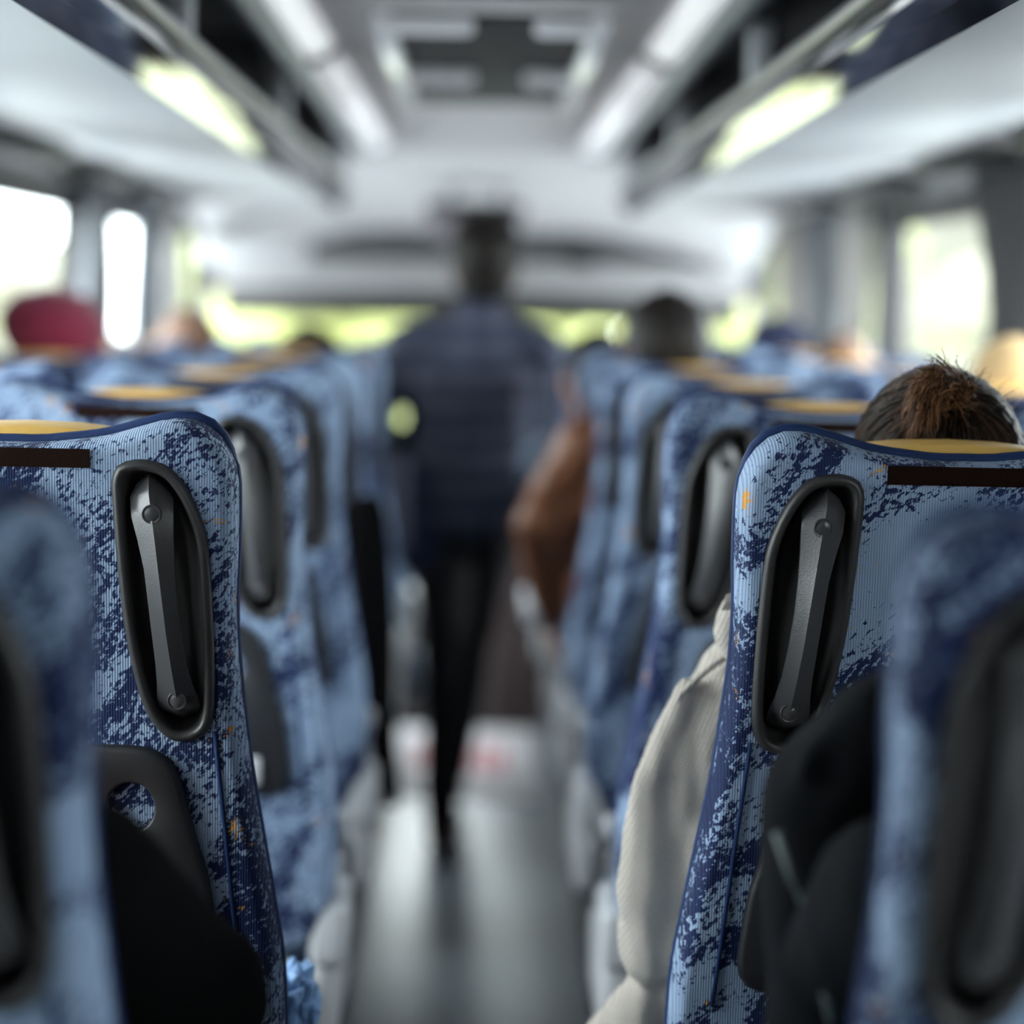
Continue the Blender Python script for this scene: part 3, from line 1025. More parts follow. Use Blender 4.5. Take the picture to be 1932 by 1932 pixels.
SL = {
    ('l', 0, 'a'): 'heavily blurred blue seat back cut off by the lower left edge',
    ('r', 0, 'a'): 'heavily blurred blue seat back cut off by the lower right edge',
    ('l', 1, 'a'): 'sharp blue patterned seat with dark grab handle on the left of the aisle',
    ('r', 1, 'a'): 'sharp blue patterned seat behind the woman with the hair bun',
    ('l', 2, 'a'): 'blue seat just ahead of the sharp left seat, full yellow headrest showing',
    ('r', 2, 'a'): 'blue seat just ahead of the woman with the hair bun, beside the aisle',
    ('r', 2, 'w'): 'blue window seat at the right edge, beside the hair bun',
    ('l', 3, 'a'): 'third blue aisle seat on the left, counting from the sharp one',
    ('r', 3, 'a'): 'third blue aisle seat on the right, counting from the sharp one',
    ('l', 3, 'w'): 'blue window seat between the yellow bar and the maroon hat on the left',
    ('r', 3, 'w'): 'blue window seat behind the blond passenger on the right',
    ('l', 4, 'a'): 'shaded blue aisle seat with the black coat hanging at its side',
    ('r', 4, 'a'): 'blue aisle seat of the black-haired passenger in the brown jacket',
    ('l', 4, 'w'): 'blue window seat of the passenger in the maroon hat',
    ('r', 4, 'w'): 'empty blue window seat next to the brown jacket passenger',
    ('l', 5, 'a'): 'blue aisle seat of the black-haired passenger seen against the windshield',
    ('r', 5, 'a'): 'blue aisle seat of the passenger in blue grey beside the standing man',
    ('l', 5, 'w'): 'blue window seat of the passenger in the tan jacket',
    ('r', 5, 'w'): 'blue window seat of the brown-haired passenger on the right',
    ('l', 6, 'a'): 'blue aisle seat farthest forward on the left',
    ('r', 6, 'a'): 'blue aisle seat one row behind the foremost on the right',
    ('r', 7, 'a'): 'blue aisle seat farthest forward on the right',
    ('r', 7, 'w'): 'blue window seat farthest forward on the right',
    ('l', 6, 'w'): 'blue window seat farthest forward on the left',
    ('r', 6, 'w'): 'blue window seat of the passenger in the dark cap',
}
protoL, protoR = make_seat(1), make_seat(-1)
used = set()
for (sd_, row, col), label in SL.items():
    s = 1 if sd_ == 'l' else -1
    pr_ = protoL if s > 0 else protoR
    o = pr_ if sd_ not in used else copy_tree(pr_)
    used.add(sd_)
    f = SX if col == 'a' else SX+0.462
    if col == 'w':
        for ch in list(o.children):
            if ch.name.startswith(('hinge_cover', 'recline_lever')):
                bpy.data.objects.remove(ch)
    o.location = (XB-s*f, ROW1+(row-1)*PITCH, 0.15)
    tag(o, label, 'seat', 'blue coach seats')


# ------------------------------------------------------------------ people
def hand(bm, wrist, dirv, palm_n, side, curl=0.5, sc=1.0):
    """palm, four fingers of different length and a thumb from the side of the palm"""
    d = Vector(dirv).normalized(); n = Vector(palm_n).normalized()
    l = d.cross(n).normalized()*side
    w_ = Vector(wrist)
    m_ = Matrix((l, d, n)).transposed().to_4x4(); m_.translation = w_+d*0.045*sc
    ell(bm, (0, 0, 0), (0.040*sc, 0.052*sc, 0.016*sc), m_, 14, 8)
    for k, L in enumerate((0.068, 0.078, 0.072, 0.056)):
        base = w_+d*0.085*sc+l*(0.030-0.0205*k)*sc
        a = base; dd = (d+l*(0.10-0.07*k)).normalized()
        ang = curl
        for seg_, fr in enumerate((0.45, 0.32, 0.23)):
            dd2 = (dd*math.cos(ang*(seg_+0.4))+n*math.sin(ang*(seg_+0.4))).normalized()
            b = a+dd2*L*fr*sc
            capsule(bm, a, b, (0.0088-0.001*seg_)*sc, (0.008-0.001*seg_)*sc, 8)
            a = b
    a = w_+d*0.025*sc+l*0.034*sc
    for seg_, L in enumerate((0.038, 0.030)):
        dd = (l*(0.8-0.35*seg_)+d*(0.6+0.3*seg_)+n*0.35*(seg_+.5)).normalized()
        b = a+dd*L*sc
        capsule(bm, a, b, 0.0115*sc, 0.009*sc, 8); a = b


def head_pieces(bm, m_, sc=1.0):
    S_ = Matrix.Scale(sc, 4)
    mm = m_ @ S_
    ell(bm, (0, -0.012, 0.020), (0.074, 0.094, 0.102), mm)
    ell(bm, (0, 0.024, -0.050), (0.058, 0.066, 0.066), mm)
    ell(bm, (0, 0.070, -0.100), (0.024, 0.020, 0.018), mm)
    ell(bm, (0, 0.080, 0.030), (0.046, 0.014, 0.012), mm)
    ell(bm, (0, 0.086, -0.068), (0.025, 0.011, 0.010), mm)
    for s in (-1, 1):
        ell(bm, (s*0.078, -0.005, -0.008), (0.010, 0.024, 0.033), mm)
        ell(bm, (s*0.038, 0.064, -0.025), (0.022, 0.020, 0.020), mm)
    capsule(bm, mm @ Vector((0, 0.082, 0.018)), mm @ Vector((0, 0.104, -0.030)), 0.009*sc, 0.014*sc, 10)


def hair_cap(bm, m_, sc=1.0, back=0.024, r=(0.083, 0.096, 0.108), c=None, low=False):
    mm = m_ @ Matrix.Scale(sc, 4)
    ell(bm, c or (0, -back, 0.030), r, mm, 28, 18)
    if low:
        ell(bm, (0, -0.045, -0.02), (0.076, 0.062, 0.085), mm, 28, 18)


def seated(label, group, x, yb, top, skin, hair, top_mat, leg_mat, lean=(0, 0), turn=0, nod=0, arms=None, hat=None, hair_low=False, hr=(0.083, 0.096, 0.108), voxel=0.009, build_hair=True, sweater=True, shoulder=0.175, seat_z=0.60):
    """a passenger sitting, facing forward (+y); yb is the y of the seat's origin. Returns the body and the head matrix"""
    H = top-0.132
    hip = Vector((x, yb+0.30, seat_z+0.10))
    neck = Vector((x+lean[0]*0.8, yb+0.245+lean[1]*0.8, H-0.13))
    hc = Vector((x+lean[0], yb+0.255+lean[1], H))
    chest = hip.lerp(neck, 0.62)+Vector((0, 0.0, 0))
    mh = Matrix.Translation(hc) @ Matrix.Rotation(math.radians(turn), 4, 'Z') @ Matrix.Rotation(math.radians(-nod), 4, 'X')
    base = Vector((x, yb+0.25, 0.15))
    root = base
    bm = bmesh.new()
    head_pieces(bm, mh)
    capsule(bm, neck+Vector((0, 0, -0.05)), hc+Vector((0, -0.01, -0.05)), 0.056, 0.052)
    sh = {}
    for s in (-1, 1):
        sh[s] = neck+Vector((s*shoulder, 0, -0.075))
        capsule(bm, neck+Vector((0, 0, -0.045)), sh[s], 0.052, 0.046)
    capsule(bm, chest, neck+Vector((0, 0, -0.08)), 0.105, 0.085)
    capsule(bm, chest+Vector((-0.05, 0, 0)), chest+Vector((0.05, 0, 0)), 0.095, 0.095)
    capsule(bm, hip+Vector((-0.06, 0, 0)), hip+Vector((0.06, 0, 0)), 0.092, 0.092)
    capsule(bm, hip, chest, 0.105, 0.105)
    A = {}
    for s in (-1, 1):
        if arms and s in arms:
            el, wr, hd, pn = arms[s]
        else:
            el = sh[s]+Vector((s*(shoulder-0.145), 0.06, -0.25)); wr = Vector((x+s*0.09, yb+0.52, seat_z+0.22)); hd = Vector((-s*0.5, 0.8, -0.1)); pn = Vector((0, 0, -1))
        el, wr = Vector(el), Vector(wr)
        chain(bm, [sh[s], el, wr], [0.044, 0.036, 0.026], 12)
        hand(bm, wr, hd, pn, -s if s > 0 else 1, 0.45)
        A[s] = (el, wr)
    legs = {}
    for s in (-1, 1):
        hp = hip+Vector((s*0.085, 0.02, -0.005)); kn = Vector((x+s*0.11, yb+0.70, seat_z+0.085)); an = Vector((x+s*0.11, yb+0.66, 0.235)); to = an+Vector((s*0.015, 0.13, -0.045))
        chain(bm, [hp, kn, an], [0.078, 0.056, 0.042], 12)
        capsule(bm, an+Vector((0, -0.01, -0.03)), to, 0.036, 0.030)
        legs[s] = (hp, kn, an, to)
    for_local = Matrix.Translation(-root)
    for v in bm.verts:
        v.co -= root
    body = union('person', bm, skin, None, voxel, 3)
    body.location = root
    tag(body, label, 'person', group)

    def child(name, fn, m, vx=0.01, sm=3, wr=0.0, ws=20, lab=None):
        b2 = bmesh.new(); fn(b2)
        for v in b2.verts:
            v.co -= root
        o = union(name, b2, m, body, vx, sm, wr, ws)
        if lab:
            o['label'] = lab
        return o

    def f_top(b2):
        for s in (-1, 1):
            capsule(b2, neck+Vector((0, 0, -0.052)), sh[s], 0.060, 0.060)
            el, wr = A[s]
            chain(b2, [sh[s], el, wr-(wr-el).normalized()*0.01], [0.062, 0.052, 0.040], 14)
        capsule(b2, chest, neck+Vector((0, 0, -0.075)), 0.125, 0.098)
        capsule(b2, chest+Vector((-0.06, 0, 0)), chest+Vector((0.06, 0, 0)), 0.115, 0.115)
        capsule(b2, hip+Vector((-0.065, 0, 0.03)), hip+Vector((0.065, 0, 0.03)), 0.112, 0.112)
        capsule(b2, hip+Vector((0, 0, 0.02)), chest, 0.125, 0.125)
        capsule(b2, neck+Vector((0, 0, -0.06)), neck+Vector((0, 0, 0.0)), 0.07, 0.066)
    if sweater:
        child('jacket', f_top, top_mat, 0.011, 3, 0.006, 14)

    def f_leg(b2):
        for s in (-1, 1):
            hp, kn, an, to = legs[s]
            chain(b2, [hp, kn, an], [0.086, 0.066, 0.055], 12)
        capsule(b2, hip+Vector((-0.06, 0, -0.005)), hip+Vector((0.06, 0, -0.005)), 0.098, 0.098)
    child('trousers', f_leg, leg_mat, 0.012, 3, 0.004, 20)
    for s in (-1, 1):
        hp, kn, an, to = legs[s]

        def f_shoe(b2):
            capsule(b2, an+Vector((0, -0.015, -0.045)), to+Vector((0, 0.01, 0)), 0.040, 0.036)
        child('shoe', f_shoe, M['shoe'], 0.01, 2)
    if build_hair and hair is not None:
        def f_h(b2):
            hair_cap(b2, mh, 1.0, r=hr, low=hair_low)
        child('hair', f_h, hair, 0.008, 1, 0.004, 60)
    if hat:
        kind, hm = hat
        if kind == 'beanie':
            def f_b(b2):
                mm = mh
                ell(b2, (0, -0.022, 0.052), (0.097, 0.118, 0.098), mm, 28, 18)
                ell(b2, (0, -0.075, 0.055), (0.080, 0.075, 0.075), mm, 28, 18)
                ell(b2, (0, -0.012, 0.028), (0.092, 0.110, 0.045), mm @ Matrix.Rotation(math.radians(10), 4, 'X'), 28, 12)
            o = child('knitted_hat', f_b, hm, 0.008, 3, 0.003, 30, 'maroon knitted hat')
        else:
            def f_c(b2):
                ell(b2, (0, -0.012, 0.055), (0.090, 0.108, 0.085), mh, 28, 16)
                ell(b2, (0, 0.105, 0.040), (0.062, 0.075, 0.010), mh, 20, 8)
            o = child('cap', f_c, hm, 0.007, 2, 0, 30, 'dark cap')
    b2 = bmesh.new()
    for s in (-1, 1):
        ell(b2, (s*0.032, 0.081, 0.008), (0.011, 0.010, 0.007), mh, 10, 6)
    for v in b2.verts:
        v.co -= root
    obj('eyes', b2, M['eye'], body)
    return body, mh, root, sh, A, neck, chest, hip, child


def rowy(r):
    return ROW1+(r-1)*PITCH


AX_L, AX_R, WX_L, WX_R = XB-SX, XB+SX, XB-SX-0.462, XB+SX+0.462

# woman with the hair bun, in focus
topw = P(1768, 698, rowy(1)+0.255)
el_ = P(1243, 1772, 2.36); wr_ = Vector((0.36, rowy(1)+0.52, 0.86))
wx = topw.x
W = seated('person in beige knitted sweater with a brown hair bun, arm resting in the aisle', None, wx, rowy(1), topw.z, M['skin'], None, None, M['darkcloth'],
           arms={-1: (el_, wr_, (0.5, 0.8, -0.1), (0, 0, -1))}, build_hair=False, sweater=False, voxel=0.008)
body, mh, root, sh, A, neck, chest, hip, child = W
shl = P(1428, 1288, 2.33)


def f_sw(b2):
    el, wr = A[-1]
    pts = [shl, P(1345, 1400, 2.34), P(1283, 1560, 2.35), el, ]
    chain(b2, pts, [0.062, 0.066, 0.060, 0.050], 20)
    capsule(b2, P(1275, 1640, 2.35), el, 0.058, 0.052, 20)
    capsule(b2, el, wr, 0.048, 0.040, 18)
    capsule(b2, P(1445, 1285, 2.36), neck+Vector((0, 0, -0.05)), 0.060, 0.062, 18)
    capsule(b2, neck+Vector((0, 0, -0.05)), sh[1], 0.062, 0.062, 18)
    chain(b2, [sh[1], A[1][0], A[1][1]], [0.062, 0.052, 0.040], 16)
    capsule(b2, chest, neck+Vector((0, 0, -0.075)), 0.128, 0.10, 18)
    capsule(b2, hip+Vector((-0.08, 0, 0.03)), hip+Vector((0.08, 0, 0.03)), 0.112, 0.112, 18)
    capsule(b2, hip+Vector((0, 0, 0.02)), chest, 0.128, 0.128, 18)
    capsule(b2, neck+Vector((0, 0, -0.06)), neck, 0.07, 0.066)
    # folds down the sleeve
    capsule(b2, P(1300, 1300, 2.300), P(1225, 1480, 2.305), 0.014, 0.020, 12)
    capsule(b2, P(1395, 1350, 2.282), P(1330, 1440, 2.296), 0.016, 0.012, 12)
    chain(b2, [P(1226, 1500, 2.315), P(1212, 1680, 2.328), P(1228, 1785, 2.345)], [0.026, 0.030, 0.034], 12)
    capsule(b2, P(1330, 1560, 2.30), P(1290, 1720, 2.32), 0.022, 0.018, 12)
    # loose waist pushed out past the seat
    capsule(b2, P(1300, 1800, 2.38), P(1330, 1990, 2.42), 0.050, 0.070, 16)
    capsule(b2, P(1215, 1895, 2.38), P(1175, 1990, 2.40), 0.034, 0.050, 16)
    capsule(b2, P(1265, 1870, 2.40), P(1330, 1960, 2.42), 0.05, 0.06, 16)


b2 = bmesh.new(); f_sw(b2)
for v in b2.verts:
    v.co -= root
sw = union('sweater', b2, M['knit'], body, 0.006, 6, 0.006, 19, (1.5, 1.2, 0.45))
sw['label'] = 'beige knitted sweater'


def f_hood(b2):
    chain(b2, [P(1415, 1132, 2.285), P(1394, 1160, 2.285), P(1386, 1195, 2.285), P(1405, 1240, 2.29)], [0.020, 0.023, 0.024, 0.021], 16)
    chain(b2, [P(1415, 1135, 2.30), P(1470, 1120, 2.34), P(1560, 1120, 2.35)], [0.02, 0.03, 0.035], 16)


hd_ = child('sweater_collar', f_hood, M['knit'], 0.005, 3, 0.002, 30)
# shoulder seam and ribbing
bm = bmesh.new()
tube(bm, [q-root for q in (P(1378, 1236, 2.288), P(1345, 1255, 2.282), P(1310, 1285, 2.283), P(1285, 1310, 2.287), P(1268, 1345, 2.292))], 0.0035, 8)
obj('shoulder_seam', bm, M['knit'], body)
bm = bmesh.new()
for k in range(9):
    a = P(1374+k*5.2, 1122-k*1.8, 2.2640); b_ = P(1362+k*6.0, 1152-k*1.2, 2.2625)
    tube(bm, [a-root, (a+b_)/2-root+Vector((0, -0.0012, 0)), b_-root], 0.0016, 6)
obj('collar_rib', bm, M['knit_rib'], body)

# hair
ec = mh.translation+Vector((0, -0.016, 0.024))
er = Vector((0.0885, 0.103, 0.108))
tie_p = P(1826, 735, 2.18)
kd = Vector(((tie_p.x-ec.x)/er.x, -0.78, (tie_p.z-ec.z)/er.z)).normalized()
rnd = random.Random(3)


def on_e(dv, k=1.0):
    return Vector((ec.x+dv.x*er.x*k, ec.y+dv.y*er.y*k, ec.z+dv.z*er.z*k))


def strand_values(o, counts):
    a = o.data.attributes.new('strand', 'FLOAT', 'POINT')
    vals = []
    for n_, v_ in counts:
        vals += [v_]*n_
    a.data.foreach_set('value', vals)


bm = bmesh.new()
ell(bm, tuple(ec-root), (er.x*0.985, er.y*0.985, er.z*0.985), None, 32, 20)
counts = [(len(bm.verts), 0.0)]
for i in range(1500):
    while True:
        dv = Vector((rnd.uniform(-1, 1), rnd.uniform(-1, 0.6), rnd.uniform(-0.8, 1)))
        if 0.2 < dv.length <= 1:
            dv.normalize(); break
    st = dv; bulge = rnd.uniform(0.0, 0.035); ph = rnd.uniform(0, 6); ax = Vector((rnd.uniform(-1, 1), rnd.uniform(-1, 1), rnd.uniform(-1, 1)))*0.03
    end = (kd+Vector((rnd.uniform(-.08, .08), 0, rnd.uniform(-.08, .08)))).normalized()
    n = 9; pts = []
    fmax = rnd.uniform(0.75, 1.0)
    for k in range(n):
        f = k/(n-1)*fmax
        q = st.lerp(end, f).normalized()+ax*math.sin(PI*f*2+ph)*0.8
        pts.append(on_e(q, 1.0+bulge*(0.4+math.sin(PI*min(1, f)))+0.004)-root)
    r0 = rnd.uniform(0.0007, 0.0016)
    tube(bm, pts, [r0*(0.4+0.6*math.sin(PI*(0.15+0.8*k/(n-1)))) for k in range(n)], 3, caps=False)
    counts.append((n*3, rnd.random()**2.2))
strand_values(obj('hair', bm, M['hair_strand'], body), counts)
K = on_e(kd, 1.06)
KN = Vector((-0.55, -0.80, 0.35)).normalized()
bm = bmesh.new()
counts = []
for i in range(1100):
    # loose bun: most hair falls to the left and down from the tie, some stands up
    if rnd.random() < 0.80:
        dv = Vector((rnd.gauss(-0.85, 0.22), rnd.gauss(-0.45, 0.20), rnd.gauss(0.22, 0.33)))
        L = rnd.uniform(0.032, 0.064)
        g = -0.62
    elif rnd.random() < 0.4:
        dv = Vector((rnd.gauss(0.45, 0.35), rnd.gauss(-0.4, 0.3), rnd.gauss(-0.3, 0.4))); L = rnd.uniform(0.012, 0.03); g = -0.5
    else:
        dv = Vector((rnd.gauss(-0.75, 0.30), rnd.gauss(-0.25, 0.3), rnd.gauss(0.85, 0.2))); L = rnd.uniform(0.03, 0.060); g = -0.25
    dv.normalize()
    p0 = K+Vector((rnd.gauss(-0.003, 0.006), rnd.gauss(0, 0.004), rnd.gauss(0, 0.007)))
    pts = []
    for k in range(8):
        f = k/7
        q = p0+dv*L*f*(1-0.15*f)+KN*0.024*math.sin(PI*min(1, f*0.9))+Vector((rnd.gauss(0, .0007), rnd.gauss(0, .0005), g*L*f*f*0.75))
        # keep outside the skull
        e = Vector(((q.x-ec.x)/er.x, (q.y-ec.y)/er.y, (q.z-ec.z)/er.z))
        if e.length < 1.08:
            e = e.normalized()*rnd.uniform(1.08, 1.28); q = on_e(e)
        pts.append(q-root)
    r0 = rnd.uniform(0.0004, 0.0011)
    tube(bm, pts, [r0*(1-0.75*k/7) for k in range(8)], 3, caps=False)
    counts.append((24, rnd.random()**1.6))
for i in range(60):
    a = rnd.uniform(-0.9, 1.0)
    q0 = on_e(Vector((a*0.8, -0.3, 1-abs(a)*0.4)).normalized(), 1.02)
    dv = Vector((rnd.gauss(a*0.4, .35), rnd.gauss(-.1, .3), 1)).normalized(); L = rnd.uniform(0.006, 0.026)
    tube(bm, [q0-root, q0+dv*L*.5-root, q0+dv*L+Vector((rnd.gauss(0, .004), 0, -.002))-root], [0.0004, 0.0003, 0.0002], 3, caps=False)
    counts.append((9, 0.3))
bun = obj('hair_bun', bm, M['hair_tuft'], body)
bun['label'] = 'loose brown hair bun'
strand_values(bun, counts)
bm = bmesh.new()
for k in range(7):
    a = 2*PI*k/7
    ell(bm, tuple(K+Vector((0.0035*math.cos(a)+0.007, -0.011, 0.012*math.sin(a)))-root), (0.0036, 0.0036, 0.0040), None, 8, 6)
obj('hair_tie', bm, M['black'], bun)

# other passengers
def hpx(px, py, d):
    q = P(px, py, d)
    return q


G = None
t_ = P(1245, 556, rowy(4)+0.24)
brown = seated('person with thick black hair in a brown leather jacket, elbow out in the aisle', G, 0.445, rowy(4), t_.z, M['skin'], M['hair_black'], M['brown'], M['darkcloth'],
               lean=(t_.x-0.445, 0.0), turn=48, arms={-1: (P(1012, 985, 4.80), P(1035, 1160, 5.06), (0.1, 0.5, -0.75), (1, 0.2, 0))}, hr=(0.094, 0.105, 0.118), hair_low=True)
body, root = brown[0], brown[2]
LATER = (body, root)
t_ = P(112, 560, rowy(4)+0.255)
seated('person in a maroon knitted hat by the left window, turned to the right', G, WX_L+0.07, rowy(4), t_.z, M['skin_brown'], None, M['bluegrey'], M['darkcloth'],
       lean=(t_.x-WX_L-0.07, 0), turn=-78, nod=16, hat=('beanie', M['maroon']), build_hair=False, shoulder=0.145)
t_ = P(348, 572, rowy(5)+0.255)
tan_ = seated('person in a tan jacket turned away by the left window', G, WX_L+0.06, rowy(5), t_.z-0.02, M['skin'], M['hair_brown'], M['tan'], M['darkcloth'],
       lean=(t_.x-WX_L-0.06, 0.03), turn=35, nod=10, shoulder=0.145)
TAN = (tan_[0], tan_[2])
t_ = P(585, 620, rowy(5)+0.25)
seated('black-haired person low in a left aisle seat against the bright windshield', G, AX_L, rowy(5), t_.z, M['skin_brown'], M['hair_black'], M['darkcloth'], M['jeans'], lean=(t_.x-AX_L, 0), hr=(0.100, 0.108, 0.112))
t_ = P(1122, 622, rowy(5)+0.35)
seated('person in blue grey shirt with black hair, half hidden beside the standing man', G, AX_R-0.05, rowy(5), t_.z, M['skin'], M['hair_black'], M['bluegrey'], M['jeans'],
       lean=(t_.x-AX_R+0.05, 0.05), turn=20, arms={-1: (P(1068, 880, 5.58), P(1100, 960, 5.85), (0.2, 0.8, -0.3), (0, 0, -1))}, shoulder=0.15)
t_ = P(1458, 600, rowy(6)+0.3)
seated('person in a dark cap by the far right window', G, WX_R-0.07, rowy(6), t_.z, M['skin'], None, M['curt_pale'], M['jeans'], lean=(t_.x-WX_R+0.07, 0), turn=30, hat=('cap', M['navycloth']), build_hair=False, shoulder=0.145)
t_ = P(1590, 640, rowy(5)+0.26)
seated('brown-haired person leaning low by the right window', G, WX_R-0.07, rowy(5), t_.z, M['skin'], M['hair_brown'], M['curt_sand'], M['jeans'], lean=(t_.x-WX_R+0.07, 0), nod=20, shoulder=0.145)
t_ = P(1905, 640, rowy(3)+0.26)
seated('blond person by the right window beside the hair bun', G, WX_R-0.07, rowy(3), t_.z, M['skin'], M['hair_blond'], M['curt_sand'], M['jeans'], lean=(t_.x-WX_R+0.07, 0), hair_low=True, shoulder=0.145)
# the two passengers of the nearest row: only their dark sleeves show
seated('person in a furry black coat whose arm fills the dark lower left corner', G, AX_L, rowy(0), 1.40, M['skin'], M['hair_black'], M['blackcloth'], M['trouser'],
       arms={1: (P(395, 1880, 1.66), (-0.30, rowy(0)+0.62, 0.86), (-0.4, 0.8, 0), (0, 0, -1))})
rp_ = seated('person in black jacket with grey piping, sleeve before the sharp right seat', G, AX_R, rowy(0), 1.40, M['skin'], M['hair_black'], M['jacket_dark'], M['trouser'],
             arms={-1: (P(1590, 1840, 1.62), (0.38, rowy(0)+0.62, 0.84), (0.4, 0.8, 0), (0, 0, -1))})
body = rp_[0]; root = rp_[2]
bm = bmesh.new()
ptsx = [P(1468, 1570, 1.56), P(1500, 1660, 1.545), P(1535, 1745, 1.54), P(1555, 1850, 1.545), P(1572, 1930, 1.55)]
tube(bm, [q-root for q in ptsx], 0.0045, 8)
obj('piping', bm, M['strap'], body)


def extra(body, root, name, fn, m, vx=0.01, wr=0.006, ws=16):
    b2 = bmesh.new(); fn(b2)
    for v in b2.verts:
        v.co -= root
    return union(name, b2, m, body, vx, 3, wr, ws)


def f_slv(b2):
    chain(b2, [P(1665, 1400, 1.60), P(1575, 1500, 1.62), P(1570, 1700, 1.62), P(1590, 1960, 1.62)], [0.050, 0.054, 0.055, 0.060], 16)
    capsule(b2, P(1640, 1350, 1.60), P(1760, 1330, 1.60), 0.026, 0.05, 14)
    for k in range(6):
        capsule(b2, P(1655-k*26, 1325+k*22, 1.575), P(1650-k*26, 1340+k*22, 1.575), 0.011, 0.011, 8)


extra(body, root, 'sleeve', f_slv, M['jacket_dark'], 0.009, 0.005, 18)

def f_bs(b2):
    chain(b2, [P(1140, 850, 4.75), P(1050, 960, 4.80), P(1045, 1050, 4.92), P(1040, 1150, 5.05)], [0.085, 0.085, 0.072, 0.052], 16)


extra(TAN[0], TAN[1], 'hood', lambda b2: chain(b2, [P(315, 712, 5.56), P(375, 690, 5.56), P(440, 712, 5.56)], [0.055, 0.07, 0.055], 16), M['tan'], 0.01, 0.008, 14)
extra(LATER[0], LATER[1], 'sleeve', f_bs, M['brown'], 0.011, 0.014, 11)

# standing man walking up the aisle
FY = 5.75
root = Vector((-0.05, FY, 0.0))
hdc = P(917, 410, FY); H = hdc.z-0.13
hc = Vector((hdc.x, FY+0.03, H))
neck = Vector((hdc.x-0.005, FY, H-0.135)); chest = Vector((-0.012, FY-0.01, 1.24)); hip = Vector((-0.02, FY, 0.93))
shd = {-1: Vector((-0.195, FY, neck.z-0.085)), 1: Vector((0.175, FY, neck.z-0.085))}
arms = {-1: (P(708, 795, FY-0.06), P(795, 915, FY+0.10)), 1: (P(1015, 800, FY+0.02), P(1000, 930, FY+0.2))}
legs = {-1: (Vector((-0.085, FY, 0.92)), Vector((-0.065, FY+0.03, 0.50)), Vector((-0.07, FY-0.02, 0.085)), Vector((-0.075, FY+0.13, 0.035))),
        1: (Vector((0.05, FY, 0.92)), Vector((0.0, FY+0.24, 0.55)), Vector((-0.045, FY+0.36, 0.12)), Vector((-0.045, FY+0.50, 0.06)))}
mh = Matrix.Translation(hc) @ Matrix.Scale(1.1, 4)
bm = bmesh.new()
head_pieces(bm, mh)
capsule(bm, neck+Vector((0, 0, -0.05)), hc+Vector((0, -0.01, -0.05)), 0.056, 0.054)
for s in (-1, 1):
    capsule(bm, neck+Vector((0, 0, -0.05)), shd[s], 0.055, 0.048)
    chain(bm, [shd[s], arms[s][0], arms[s][1]], [0.045, 0.038, 0.028])
    hand(bm, arms[s][1], (arms[s][1]-arms[s][0]), (-s, 0, 0), s, 0.5)
    hp, kn, an, to = legs[s]
    chain(bm, [hp, kn, an], [0.08, 0.055, 0.042]); capsule(bm, an+Vector((0, -.01, -.03)), to, 0.035, 0.03)
capsule(bm, chest, neck+Vector((0, 0, -0.08)), 0.11, 0.09); capsule(bm, chest+Vector((-.06, 0, 0)), chest+Vector((.06, 0, 0)), .1, .1); capsule(bm, hip, chest, 0.105, 0.11)
capsule(bm, hip+Vector((-.06, 0, 0)), hip+Vector((.06, 0, 0)), .09, .09)
for v in bm.verts:
    v.co -= root
man = union('person', bm, M['skin_brown'], None, 0.009, 3); man.location = root
tag(man, 'person in blue striped shirt and black trousers walking away up the aisle', 'person')


def mchild(name, fn, m, vx=0.01, wr=0.005, ws=14):
    return extra(man, root, name, fn, m, vx, wr, ws)


def f_shirt(b2):
    for s in (-1, 1):
        capsule(b2, neck+Vector((0, 0, -0.055)), shd[s], 0.064, 0.062)
        chain(b2, [shd[s], arms[s][0], arms[s][1]], [0.062, 0.050, 0.038])
    capsule(b2, chest, neck+Vector((0, 0, -0.085)), 0.128, 0.10); capsule(b2, chest+Vector((-.075, 0, 0)), chest+Vector((.07, 0, 0)), .115, .115)
    capsule(b2, neck+Vector((0, 0, -.06)), neck+Vector((0, 0, 0.015)), 0.068, 0.064)
    capsule(b2, hip+Vector((-.055, 0, 0.02)), chest+Vector((-.06, 0, 0)), .115, .115); capsule(b2, hip+Vector((.06, 0, 0.02)), chest+Vector((.06, 0, 0)), .115, .115)
    capsule(b2, hip+Vector((-.06, 0, 0.0)), hip+Vector((.065, 0, 0.0)), .118, .118)
    capsule(b2, hip, chest, .128, .130)


mchild('shirt', f_shirt, M['shirt'])


def f_tr(b2):
    for s in (-1, 1):
        hp, kn, an, to = legs[s]
        chain(b2, [hp, kn, an], [0.092, 0.064, 0.046])
    capsule(b2, hip+Vector((-.06, 0, -.05)), hip+Vector((.06, 0, -.05)), .10, .10)


mchild('trousers', f_tr, M['trouser'])
for s in (-1, 1):
    hp, kn, an, to = legs[s]
    mchild('shoe', lambda b2: capsule(b2, an+Vector((0, -.02, -.045)), to+Vector((0, .01, 0)), 0.040, 0.034), M['shoe'], 0.009, 0)
mchild('hair', lambda b2: hair_cap(b2, mh, 1.0, r=(0.092, 0.100, 0.110), low=True), M['hair_black'], 0.008, 0.003, 60)
b2 = bmesh.new()
for s in (-1, 1):
    ell(b2, (s*0.032, 0.081, 0.008), (0.011, 0.010, 0.007), mh, 10, 6)
for v in b2.verts:
    v.co -= root
obj('eyes', b2, M['eye'], man)

